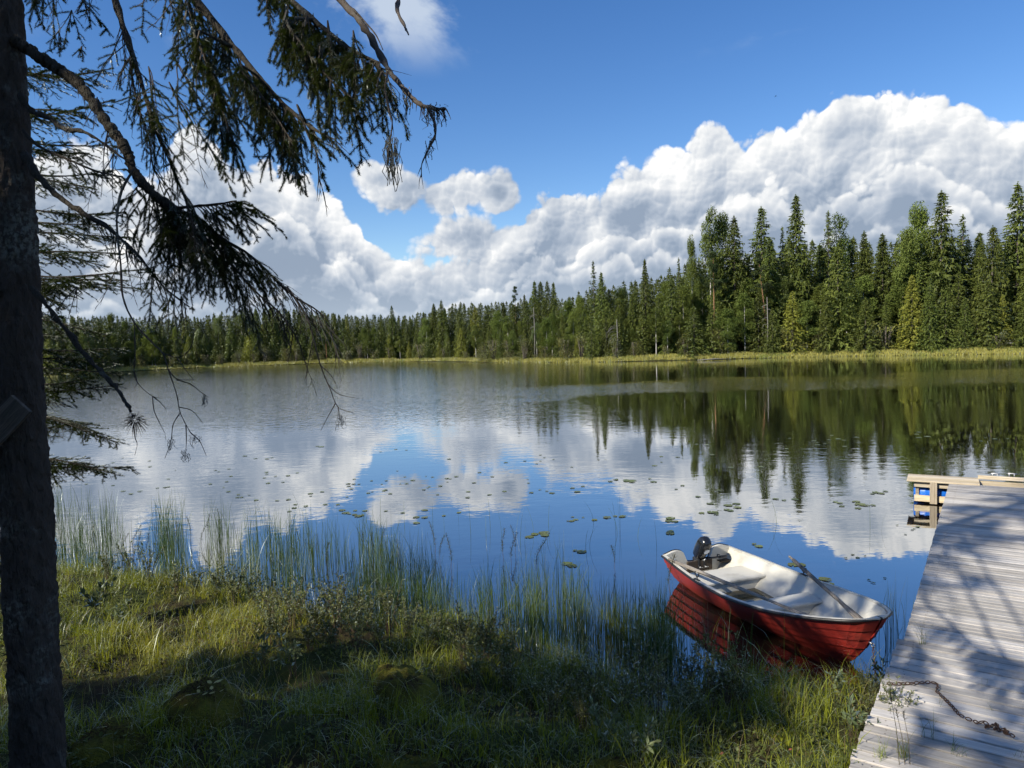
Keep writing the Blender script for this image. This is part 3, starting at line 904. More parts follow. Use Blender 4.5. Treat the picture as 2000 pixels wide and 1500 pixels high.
boulder(1868, 4.6, (1.6, 1.0, 0.95), 'long pale boulder under the spruces near the right end of the far shore')
boulder(1978, 4.6, (1.3, 1.0, 1.0), 'pale boulder at the right edge of the far shore')
boulder(1946, 4.4, (1.0, 0.8, 0.6), 'smaller flat boulder between two others on the right far shore')
p1 = at(1362, 703.5, 0.12); p2 = at(1428, 701.2, 0.12)
tag(MB().tube([p1, p1.lerp(p2, 0.5) + Vector((0, 0, 0.1)), p2], [0.05, 0.08, 0.04], 8).build('fallen_log', M_dead, None, True), 'bleached fallen log lying at the water line of the far shore', 'log')

# yellow sedge fringe of the far shore
M_fringe = foliage_mat('autumn_sedge', (0.22, 0.22, 0.05), (0.50, 0.45, 0.12), 0.2, (0.21, 0.26, 0.06), 0.6, 0.0)
def fringe():
    rg = np.random.default_rng(4)
    n = 60000
    px = rg.uniform(60, 2150, n)
    sx = np.array([p[0] for p in SHORE_PX]); sy = np.array([p[1] for p in SHORE_PX])
    py = np.interp(px, sx, sy)
    dr = np.array([C_FWD[:]]) + np.outer((px - 1000) / FPX, np.array(C_RT[:])) - np.outer((py - 750) / FPX, np.array(C_UP[:]))
    k = -CAM_H / dr[:, 2]
    B = dr * k[:, None]; B[:, 2] = 0
    hd = B[:, :2] / np.linalg.norm(B[:, :2], axis=1, keepdims=True)
    deep = rg.uniform(0, 1, n) ** 1.2 * (2.4 + 2.2 * fbm(px * 0.02, px * 0 + 1, 2, 2))
    B[:, :2] += hd * deep[:, None]
    B[:, 2] = np.maximum(ground_z(B[:, 0], B[:, 1]), 0) - 0.05
    h = (0.26 + 0.50 * fbm(B[:, 0] * 0.35, B[:, 1] * 0.35, 6, 3)) * rg.uniform(0.5, 1.1, n) * (0.75 + 0.4 * (deep > 0.8))
    a = rg.uniform(0, 6.28, n); w = 0.05
    sd = np.stack([np.cos(a), np.sin(a), 0 * a], 1) * w
    tip = B + np.stack([rg.normal(0, 0.12, n), rg.normal(0, 0.12, n), h], 1)
    T = np.stack([B - sd, B + sd, tip], 1)
    o = link('shore_sedge', np_mesh('shore_sedge', T.reshape(-1, 3), np.arange(n * 3).reshape(-1, 3), M_fringe))
    tag(o, 'yellow autumn sedge fringe along the far shore', 'sedge', kind='stuff')
fringe()

# ------------------------------------------------------------------ jetty
M_plank = wood_mat('weathered_decking', (0.33, 0.31, 0.285), (0.53, 0.50, 0.465), 0, 1.0, 0.85, stain=(0.25, 0.235, 0.21))
M_plank_new = wood_mat('pale_new_boards', (0.42, 0.35, 0.25), (0.66, 0.58, 0.45), 0, 1.0, 0.8)
M_beam = wood_mat('jetty_beams', (0.16, 0.13, 0.10), (0.34, 0.29, 0.23), 0, 1.0, 0.9)
M_post = wood_mat('rough_post', (0.26, 0.22, 0.17), (0.50, 0.44, 0.36), 2, 1.0, 0.9)
M_blue = plain_mat('blue_plastic_drum', (0.012, 0.14, 0.62), 0.4, 0, 0.06, 6.0, 0.05)
M_steel = plain_mat('galvanised_steel', (0.42, 0.42, 0.42), 0.4, 0.9, 0.15, 20.0, 0.1)
M_rust = plain_mat('rusty_iron', (0.085, 0.048, 0.030), 0.8, 0.35, 0.35, 60.0, 0.5, dirt=(0.22, 0.10, 0.045))
M_black = plain_mat('black_rubber', (0.018, 0.018, 0.019), 0.45, 0, 0.2, 20.0, 0.1)

ZD = 0.45                                        # deck height
E1 = Vector((math.sin(R(34.2)), math.cos(R(34.2)), 0))      # along the jetty, out over the water
E2 = Vector((E1.y, -E1.x, 0))                    # across it, to the right
D0 = at(1766, 1247, ZD)                          # left edge where the two lengths of decking meet
dock = empty('jetty', (D0.x, D0.y, 0), math.atan2(E2.y, E2.x))
tag(dock, 'grey weathered plank jetty running out over the water on the right', 'jetty')
drnd = random.Random(5)
def plank_mesh(L, w, h, seed):
    """One board, slightly cupped, with worn ends and edges."""
    rg = random.Random(seed)
    mb = MB()
    nx = 7
    V = []
    prof = [(-w / 2, -h), (-w / 2 + 0.001, -0.004), (-w / 2 + 0.005, 0.0), (0, -0.0015), (w / 2 - 0.005, 0.0), (w / 2 - 0.001, -0.004), (w / 2, -h)]
    for i in range(nx):
        x = L * i / (nx - 1)
        dy = rg.uniform(-0.0018, 0.0018); dz = rg.uniform(-0.002, 0.002)
        for (y, z) in prof: V.append((x, y + dy, z + dz))
    k = len(prof); F = []
    for i in range(nx - 1):
        for j in range(k - 1):
            F.append((i * k + j, i * k + j + 1, (i + 1) * k + j + 1, (i + 1) * k + j)[::-1])
    F.append(tuple(range(k))); F.append(tuple(range((nx - 1) * k, nx * k))[::-1])
    mb.add(V, F); n0 = len(mb.f)
    for x in (0.14, 1.2, 2.3):                           # nail heads over the bearers
        for s in (-0.28, 0.28):
            cx, cy = x + rg.uniform(-0.012, 0.012), s * w + rg.uniform(-0.005, 0.005)
            mb.add([(cx + 0.0055 * math.cos(a), cy + 0.0055 * math.sin(a), 0.0012) for a in [k * math.pi / 3 for k in range(6)]], [tuple(range(6))])
    me = mb.mesh('plank', [M_plank, M_rust])
    for p in me.polygons[n0:]: p.material_index = 1
    return me
FAR_P = [plank_mesh(2.5, 0.083, 0.036, i) for i in range(5)]
NEAR_P = [plank_mesh(2.7, 0.123, 0.045, 20 + i) for i in range(4)]
y = 0.055; i = 0
while y < 8.62:
    link('plank', FAR_P[drnd.randrange(5)], dock, (-0.004 * y + drnd.uniform(-0.004, 0.004), y, ZD + drnd.uniform(-0.002, 0.002)), (0, 0, drnd.uniform(-0.003, 0.003)))
    y += 0.1005 + drnd.uniform(-0.001, 0.0015); i += 1
y = -0.085
while y > -3.7:
    wob = -0.022 * (-y) / 3.0
    link('plank', NEAR_P[drnd.randrange(4)], dock, (-0.045 + 0.022 * y + drnd.uniform(-0.012, 0.010), y, ZD - 0.003 + 0.02 * y * 0 + drnd.uniform(-0.003, 0.003)), (drnd.uniform(-0.006, 0.006), 0, drnd.uniform(-0.005, 0.005)))
    y -= 0.1415 + drnd.uniform(-0.002, 0.003)
for x in (0.14, 1.2, 2.3):
    MB().box((x, 2.5, ZD - 0.035 - 0.075), (0.07, 12.4, 0.15), bev=0.004).build('bearer', M_beam, dock)
for yy_ in (0.4, 2.8, 5.2, 7.4):
    for x in (0.06, 2.35):
        MB().lathe([(0.06, -1.4), (0.06, ZD - 0.20)], 10, c=(x + 0.05, yy_, 0)).build('pile', M_beam, dock, True)
    MB().box((1.2, yy_, ZD - 0.035 - 0.15 - 0.05), (2.5, 0.12, 0.10), bev=0.004).build('cross_beam', M_beam, dock)

# floating head of the jetty, set across its end
HD = at(1771, 937, 0.475)
hx = (HD - D0).dot(E2); hy = (HD - D0).dot(E1)
head = empty('float_platform', (HD.x, HD.y, 0), math.atan2(E2.y, E2.x) + R(3.0))
tag(head, 'pale timber float with blue drums set across the end of the jetty', 'float')
ZT = 0.475
for k in range(5):
    MB().box((0.62, 0.075 + k * 0.142, ZT - 0.016), (1.24, 0.136, 0.032), bev=0.004).build('plank', M_plank_new, head)
MB().box((1.83, 0.10, ZT - 0.032 - 0.06), (3.4, 0.045, 0.11), bev=0.004).build('rail', M_plank_new, head)
MB().box((1.83, 0.10, 0.10), (3.4, 0.045, 0.125), bev=0.004).build('rail', M_plank_new, head)
MB().box((1.83, 0.62, ZT - 0.032 - 0.06), (3.4, 0.045, 0.11), bev=0.004).build('rail', M_plank_new, head)
MB().box((1.83, 0.62, 0.10), (3.4, 0.045, 0.125), bev=0.004).build('rail', M_plank_new, head)
for x in (0.16, 1.0, 2.2):
    MB().box((x + 0.02, 0.36, 0.24), (0.06, 0.46, 0.28), bev=0.004).build('cross_brace', M_beam, head)
post_x = (at(1822, 960, 0.3) - HD).dot(E2)
MB().box((post_x, 0.035, 0.235), (0.125, 0.075, 0.44), bev=0.006).build('post', M_post, head)
MB().box((post_x + 1.2, 0.035, 0.225), (0.125, 0.075, 0.40), bev=0.006).build('post', M_post, head)
for k in range(4):
    cx = 0.42 + k * 0.72
    Mx = Matrix.Rotation(R(90), 3, 'Y')
    d = MB().lathe([(0.05, -0.31), (0.16, -0.305), (0.20, -0.26), (0.205, -0.12), (0.212, -0.10), (0.205, -0.08), (0.205, 0.08), (0.212, 0.10), (0.205, 0.12), (0.20, 0.26), (0.16, 0.305), (0.05, 0.31)], 20, Mx, (cx, 0.36, 0.175)).build('drum', M_blue, head, True)
# timber kerb and iron fittings on the far edge
MB().box((1.75, 0.60, ZT + 0.035), (1.05, 0.10, 0.07), bev=0.008).build('kerb', M_plank_new, head)
def hinge(px, label):
    p = at(px, 933, 0.452)
    e = empty('mooring_cleat', p, math.atan2(E2.y, E2.x)); e.scale = (0.7, 0.7, 0.9); tag(e, label, 'cleat')
    MB().box((0, 0, 0.006), (0.26, 0.07, 0.012), bev=0.003).build('base_plate', M_steel, e)
    for x in (-0.06, 0.06):
        MB().tube([(x, 0, 0.012), (x, 0, 0.08)], [0.014, 0.016], 8).build('stem', M_steel, e, True)
    MB().tube([(-0.13, 0, 0.085), (-0.06, 0, 0.09), (0.06, 0, 0.09), (0.13, 0, 0.085)], [0.009, 0.016, 0.016, 0.009], 8).build('horn', M_steel, e, True)
hinge(1943, 'steel mooring cleat on the far edge of the jetty, the left of two')
hinge(1976, 'steel mooring cleat on the far edge of the jetty, the right of two')

# chain: separate links
LINK = None
def link_mesh():
    mb = MB(); pts = []
    a, b, r = 0.020, 0.0105, 0.0042
    n = 14
    for i in range(n):
        t = 2 * math.pi * i / n
        pts.append(Vector((math.copysign(max(0, abs(math.cos(t)) * (a + 0)), math.cos(t)), b * math.sin(t), 0)))
    V = []; F = []; m = 6
    for i, p in enumerate(pts):
        d = (pts[(i + 1) % n] - pts[i - 1]).normalized(); u = Vector((0, 0, 1)); s = d.cross(u)
        for k in range(m):
            an = 2 * math.pi * k / m
            V.append(p + (u * math.cos(an) + s * math.sin(an)) * r)
    for i in range(n):
        for k in range(m):
            F.append((i * m + k, i * m + (k + 1) % m, ((i + 1) % n) * m + (k + 1) % m, ((i + 1) % n) * m + k))
    return mb.add(V, F).mesh('chain_link', M_rust, True)
LINK = link_mesh()
def chain(name, path, label, lay=True, scale=1.0, step=0.031):
    path = [Vector(p) for p in path]
    e = empty(name, path[0]); tag(e, label, 'chain')
    k = 0; rg = random.Random(len(path)); acc = []
    for a, b in zip(path[:-1], path[1:]):
        n = max(1, int((b - a).length / (step * scale)))
        for j in range(n): acc.append((a.lerp(b, (j + 0.5) / n), (b - a).normalized()))
    for p, d in acc:
        q = d.to_track_quat('X', 'Z').to_euler()
        Mq = d.to_track_quat('X', 'Z').to_matrix() @ Matrix.Rotation((R(12) if k % 2 else R(78)) + rg.uniform(-.2, .2), 3, 'X')
        link('chain_link', LINK, e, p - path[0], Mq.to_euler(), (scale,) * 3)
        k += 1
    return e
zc = ZD + 0.012
cp = [at(px, py, zc) for px, py in ((1733, 1335), (1752, 1336), (1785, 1334), (1806, 1333), (1818, 1332), (1830, 1335), (1832, 1341), (1828, 1349), (1840, 1360), (1848, 1368), (1860, 1380), (1872, 1394), (1884, 1402), (1900, 1407))]
chain('mooring_chain', cp, 'rusty mooring chain lying bent across the near planks of the jetty', True, 1.05)
cp = [at(px, py, zc + 0.012 * (i % 3)) for i, (px, py) in enumerate(((1900, 1408), (1912, 1412), (1921, 1409), (1930, 1416), (1924, 1420), (1936, 1418), (1946, 1414), (1950, 1421), (1942, 1424), (1954, 1426), (1962, 1424), (1968, 1430), (1960, 1431), (1972, 1435), (1982, 1438)))]
chain('chain_heap', cp, 'heap of rusty chain end bunched on the planks at the lower right', True, 1.05)

# ------------------------------------------------------------------ rowing boat
M_red = plain_mat('red_gelcoat', (0.33, 0.030, 0.020), 0.42, 0, 0.25, 5.0, 0.2, dirt=(0.20, 0.05, 0.035))
M_white = plain_mat('white_gelcoat', (0.53, 0.51, 0.45), 0.45, 0, 0.12, 7.0, 0.15, dirt=(0.27, 0.245, 0.18))
M_oar = wood_mat('grey_oar_wood', (0.10, 0.085, 0.070), (0.34, 0.31, 0.275), 0, 2.0, 0.8)
M_dark_ply = wood_mat('dark_plywood', (0.035, 0.026, 0.020), (0.085, 0.066, 0.05), 0, 2.0, 0.7)
M_motor = plain_mat('black_motor_cowl', (0.010, 0.011, 0.013), 0.22, 0, 0.1, 12.0, 0.03, coat=0.4)
M_motor2 = plain_mat('dark_grey_casting', (0.035, 0.036, 0.040), 0.45, 0.3, 0.15, 20.0, 0.1)
M_bilge = plain_mat('brown_bilge_water', (0.055, 0.042, 0.016), 0.08, 0, 0.5, 4.0, 0.02)
M_tub = plain_mat('clear_plastic_tub', (0.48, 0.49, 0.50), 0.25, 0, 0.06, 10.0, 0.05)
M_sticker = plain_mat('grey_sticker', (0.50, 0.52, 0.52), 0.4, 0, 0.1, 20.0, 0.02)

a_ = at(1285, 1081, 0.42); b_ = at(1434, 1072, 0.42); mid_ = (a_ + b_) / 2
boat = empty('rowing_boat', (mid_.x, mid_.y, 0), R(-71.5))
tag(boat, 'red clinker rowing boat with white inside moored at the bank beside the jetty', 'boat')
UB = [0, .16, .35, .57, .70, .80, .90, .96, 0.985, 1.0]
BB = [.545, .625, .685, .685, .635, .555, .415, .26, .14, 0.015]
def half(u): return float(np.interp(u, UB, BB))
def half_s(u):   # smoothed beam
    return sum(half(min(1, max(0, u + k * 0.02))) for k in (-2, -1, 0, 1, 2)) / 5 if u < 0.93 else half(u)
def zg(u): return float(np.interp(u, [0, .3, .5, .7, .85, 1.0], [.425, .395, .405, .465, .54, .625]))
def xs(t): return float(np.interp(t, [0, .10, .22, .5, 1.0], [2.56, 2.78, 2.92, 3.10, 3.30]))
ZK = -0.13
def hull_pt(u, t, side, off=0.0, inset=0.0):
    p = 0.40 + 0.55 * u ** 2.2
    g = t ** p
    b = half_s(u) * g - inset
    z = ZK + 0.04 * (1 - u) * (1 - t) + (zg(u) - ZK) * t
    n = off * (1.0 if u < 0.985 else 0.6)
    return Vector((u * xs(t) + (n * 0.6 if u > 0.97 else 0), side * max(0.0, b + n), z))
US = [i / 44 for i in range(45)]
US = sorted(set([round(1 - (1 - u) ** 1.35, 4) for u in US]))
def outer_hull():
    mb = MB()
    tb = [0.0, 0.16, 0.33, 0.49, 0.64, 0.80, 1.0]
    for side in (-1, 1):
        rows = []
        for k in range(len(tb) - 1):
            t0, t1 = tb[k], tb[k + 1]
            for j, s in enumerate((0.0, 0.5, 1.0)):
                rows.append((t0 + (t1 - t0) * s, 0.012 * (1 - s) if k > 0 else 0.0))
        V = []; F = []
        for (t, o) in rows:
            for u in US: V.append(hull_pt(u, t, side, o))
        n = len(US)
        for r in range(len(rows) - 1):
            for c in range(n - 1):
                f = (r * n + c, r * n + c + 1, (r + 1) * n + c + 1, (r + 1) * n + c)
                F.append(f if side < 0 else f[::-1])
        mb.add(V, F)
    return mb
hull = outer_hull().build('hull', M_red, boat)
# liner
def liner():
    mb = MB()
    rows = [1.0, 0.93, 0.8, 0.66, 0.62, 0.48, 0.32, 0.20]
    ins = [0.03, 0.036, 0.036, 0.036, 0.085, 0.09, 0.10, 0.12]
    n = None
    for side in (-1, 1):
        V = []; F = []
        us = [max(0.012, u) * 0.955 for u in US]
        n = len(us)
        for t, q in zip(rows, ins):
            for u in us: V.append(hull_pt(u, t, side, 0.0, q * (1.0 + 0.8 * u * u) if half_s(u) * t ** (0.40 + 0.55 * u ** 2.2) > q * (1.0 + 0.8 * u * u) else half_s(u)))
        m = len(rows)
        for u in us:                                   # floor
            p = hull_pt(u, 0.20, side, 0.0, 0.12); V.append(Vector((p.x, 0.0, p.z - 0.012)))
        for r in range(m):
            for c in range(n - 1):
                f = (r * n + c, r * n + c + 1, (r + 1) * n + c + 1, (r + 1) * n + c)
                F.append(f[::-1] if side < 0 else f)
        mb.add(V, F)
    return mb
lin = liner().build('liner', M_white, boat, True)
# white cap and black rub rail along the gunwale
def sheer(side, off, dz=0.0):
    return [hull_pt(u, 1.0, side, 0.0, -off) + Vector((0, 0, dz)) for u in US if u <= 1.0]
def cap():
    mb = MB()
    for side in (-1, 1):
        V = []; F = []
        for u in US:
            o = hull_pt(u, 1.0, side); i = hull_pt(u, 1.0, side, 0.0, min(0.040, half_s(u) * 0.9))
            if u > 0.95: i = Vector((min(i.x, 3.235), i.y, i.z)); o = o
            V += [o + Vector((0, 0, -0.004)), o + Vector((0, 0, 0.010)), i + Vector((0, 0, 0.012)), i + Vector((0, 0, -0.03))]
        for c in range(len(US) - 1):
            for k in range(3):
                f = (c * 4 + k, c * 4 + k + 1, c * 4 + 5 + k, c * 4 + 4 + k)
                F.append(f if side > 0 else f[::-1])
        mb.add(V, F)
    return mb
cap().build('gunwale', M_white, boat)
rail = [p + Vector((0, 0, -0.008)) for p in sheer(-1, 0.006)] + [p + Vector((0, 0, -0.008)) for p in sheer(1, 0.006)][::-1]
# round the bow off
rr = []
for p in rail:
    q = Vector(p)
    if q.x > 3.15: q.x = 3.15 + (q.x - 3.15) * 0.85
    if not rr or (q - rr[-1]).length > 0.01: rr.append(q)
MB().tube(rr, 0.0165, 8).build('rub_rail', M_black, boat, True)
# transom with raised quarters and a cut-out for the motor
def transom():
    prof = []
    n = 40
    for i in range(n + 1):
        s = -1 + 2 * i / n
        y_ = s * 0.535
        ay = abs(y_)
        z_ = 0.425 + 0.055 * math.exp(-((ay - 0.36) / 0.15) ** 2) - 0.135 * float(smooth(0.26, 0.17, ay))
        prof.append((y_, z_))
    low = [hull_pt(0, t, -1) for t in (1.0, .8, .64, .49, .33, .16, .05, 0.0)] + [hull_pt(0, t, 1) for t in (.05, .16, .33, .49, .64, .8, 1.0)]
    mb = MB()
    def lowz(y_):
        ys = [p.y for p in low]; zs = [p.z for p in low]
        return float(np.interp(y_, ys, zs))
    V = []; F = []
    for x in (0.006, 0.055):
        for (y_, z_) in prof: V.append((x, y_, z_))
        for (y_, z_) in prof: V.append((x, y_, min(z_ - 0.02, lowz(y_) + 0.0)))
    k = n + 1
    for i in range(n):
        F.append((i, k + i, k + i + 1, i + 1)[::-1])                      # aft face
        F.append((2 * k + i, 3 * k + i, 3 * k + i + 1, 2 * k + i + 1))
        F.append((i, i + 1, 2 * k + i + 1, 2 * k + i)[::-1])
    return mb.add(V, F), prof
tm, tprof = transom()
tr = tm.build('transom', M_white, boat)
MB().tube([Vector((0.002, y_, z_ + 0.002)) for y_, z_ in tprof], 0.009, 6).build('transom_trim', M_black, boat, True)
V = []; F = []
for i in range(41):
    s = -1 + 2 * i / 40; y_ = s * 0.537
    low = float(np.interp(y_, [hull_pt(0, t, sd).y for sd, ts in ((-1, (1, .8, .64, .49, .33, .16, .05, 0)), (1, (.05, .16, .33, .49, .64, .8, 1))) for t in ts],
                          [hull_pt(0, t, sd).z for sd, ts in ((-1, (1, .8, .64, .49, .33, .16, .05, 0)), (1, (.05, .16, .33, .49, .64, .8, 1))) for t in ts]))
    V += [(-0.004, y_, tprof[i][1] - 0.006), (-0.004, y_, low)]
for i in range(40): F.append((2 * i, 2 * i + 1, 2 * i + 3, 2 * i + 2)[::-1])
MB().add(V, F).build('transom_skin', M_red, boat)
# motor pad of dark plywood inside the transom
MB().box((0.078, 0.0, 0.235), (0.032, 0.40, 0.15), bev=0.004).build('motor_pad', M_dark_ply, boat)
MB().box((0.12, 0.40, 0.27), (0.10, 0.20, 0.02), bev=0.003).build('bracket_board', M_dark_ply, boat)
MB().box((0.0585, -0.43, 0.335), (0.003, 0.10, 0.085)).build('sticker', M_sticker, boat)
# seats moulded as boxes
def seat(x0, x1, z, name):
    mb = MB(); V = []; F = []
    nx, ny = 6, 14
    def w(x, zz):
        u = x / 3.12
        t = min(1.0, max(0.05, (zz - ZK) / (zg(u) - ZK)))
        return half_s(u) * t ** (0.40 + 0.55 * u ** 2.2) - 0.062
    pts = [(x0, 0.02), (x0, z - 0.03), (x0 + 0.03, z), (x1 - 0.012, z), (x1, z - 0.012), (x1, z - 0.032), (x1 - 0.028, z - 0.038), (x1 - 0.005, 0.02)]
    for (x, zz) in pts:
        for j in range(ny + 1):
            s = -1 + 2 * j / ny
            V.append((x, s * (w(x, z) if zz > z - 0.05 else w(x, zz)), zz))
    for i in range(len(pts) - 1):
        for j in range(ny):
            F.append((i * (ny + 1) + j, i * (ny + 1) + j + 1, (i + 1) * (ny + 1) + j + 1, (i + 1) * (ny + 1) + j)[::-1])
    return mb.add(V, F).build(name, M_white, boat, False)
seat(0.36, 0.86, 0.262, 'stern_seat')
seat(1.62, 1.95, 0.285, 'thwart')
# rain water standing in the bottom
V = []; F = []
ub = [0.27 + 0.02 * i for i in range(14)]
for u in ub:
    p = hull_pt(u, 0.42, 1, 0, 0.075); V += [(u * 3.06, -p.y, 0.105), (u * 3.06, p.y, 0.105)]
for i in range(len(ub) - 1): F.append((2 * i, 2 * i + 2, 2 * i + 3, 2 * i + 1))
MB().add(V, F).build('bilge_water', M_bilge, boat)
MB().lathe([(0.028, 0), (0.03, 0.05), (0.018, 0.075), (0.012, 0.09)], 10, c=(1.50, 0.33, 0.10)).build('drain_plug', M_white, boat, True)
# rowlocks: horned crutches on the gunwales
def rowlock(x, side):
    u = x / 3.3; p = hull_pt(u, 1.0, side, 0, 0.02)
    mb = MB()
    mb.box((p.x, p.y, p.z + 0.012), (0.11, 0.035, 0.02), bev=0.004)
    mb.tube([(p.x, p.y, p.z - 0.04), (p.x, p.y, p.z + 0.05)], 0.009, 8)
    arc = [(p.x + 0.042 * math.cos(a), p.y, p.z + 0.095 + 0.042 * math.sin(a)) for a in [math.pi * (0.85 + 1.3 * i / 12) for i in range(13)]]
    mb.tube(arc, 0.0075, 7)
    mb.build('rowlock', M_black, boat, True)
    return p
RS = rowlock(1.02, -1); RP = rowlock(1.42, 1)
# ring bolt on the stem
pr = hull_pt(1.0, 0.60, 1)
MB().tube([(pr.x - 0.02, 0, pr.z), (pr.x + 0.04, 0, pr.z)], 0.009, 8).tube([(pr.x + 0.05 + 0.022 * math.cos(a), 0, pr.z - 0.01 + 0.022 * math.sin(a)) for a in [i * math.pi / 6 for i in range(13)]], 0.0055, 6).build('ring_bolt', M_steel, boat, True)

def oar(handle, tip, label):
    """Grip, round loom and a long flat blade; laid from handle to tip in boat space."""
    bw = boat.matrix_world if False else Matrix.Translation((mid_.x, mid_.y, 0)) @ Matrix.Rotation(R(-71.5), 4, 'Z')
    A = bw @ Vector(handle); B = bw @ Vector(tip)
    L = (B - A).length
    e = empty('oar', A); e.rotation_euler = (B - A).to_track_quat('X', 'Z').to_euler(); tag(e, label, 'oar')
    MB().tube([(0, 0, 0), (0.02, 0, 0), (0.13, 0, 0), (0.15, 0, 0)], [0.012, 0.0165, 0.0165, 0.020], 10).build('grip', M_oar, e, True)
    MB().tube([(0.15, 0, 0), (0.6, 0, 0), (L * 0.62, 0, 0), (L * 0.70, 0, 0)], [0.024, 0.0255, 0.022, 0.018], 10).build('loom', M_oar, e, True)
    V = []; F = []; st = [(0.66, .020, .016), (0.70, .026, .014), (0.76, .036, .011), (0.84, .046, .009), (0.93, .052, .007), (0.985, .053, .006), (1.0, .048, .005)]
    for (t, hw, th) in st:
        for (y_, z_) in ((-hw, 0), (-hw * .5, th * .8), (0, th), (hw * .5, th * .8), (hw, 0), (hw * .5, -th * .8), (0, -th), (-hw * .5, -th * .8)): V.append((L * t, y_, z_))
    for i in range(len(st) - 1):
        for k in range(8): F.append((i * 8 + k, i * 8 + (k + 1) % 8, (i + 1) * 8 + (k + 1) % 8, (i + 1) * 8 + k)[::-1])
    F.append(tuple(range(48, 56))); F.append(tuple(range(8))[::-1])
    MB().add(V, F).build('blade', M_oar, e, True)
    return e
oar((0.22, -0.585, RS.z + 0.045), (2.80, -0.26, 0.44), 'grey wooden oar lying along the near side of the red boat')
dv = (Vector((3.02, 0.10, 0.43)) - Vector((RP.x, RP.y, RP.z + 0.085)))
hd_ = Vector((RP.x, RP.y, RP.z + 0.085)) - dv.normalized() * 0.50
oar(tuple(hd_), (3.02, 0.10, 0.43), 'grey wooden oar slanting over the far side of the red boat towards its bow')

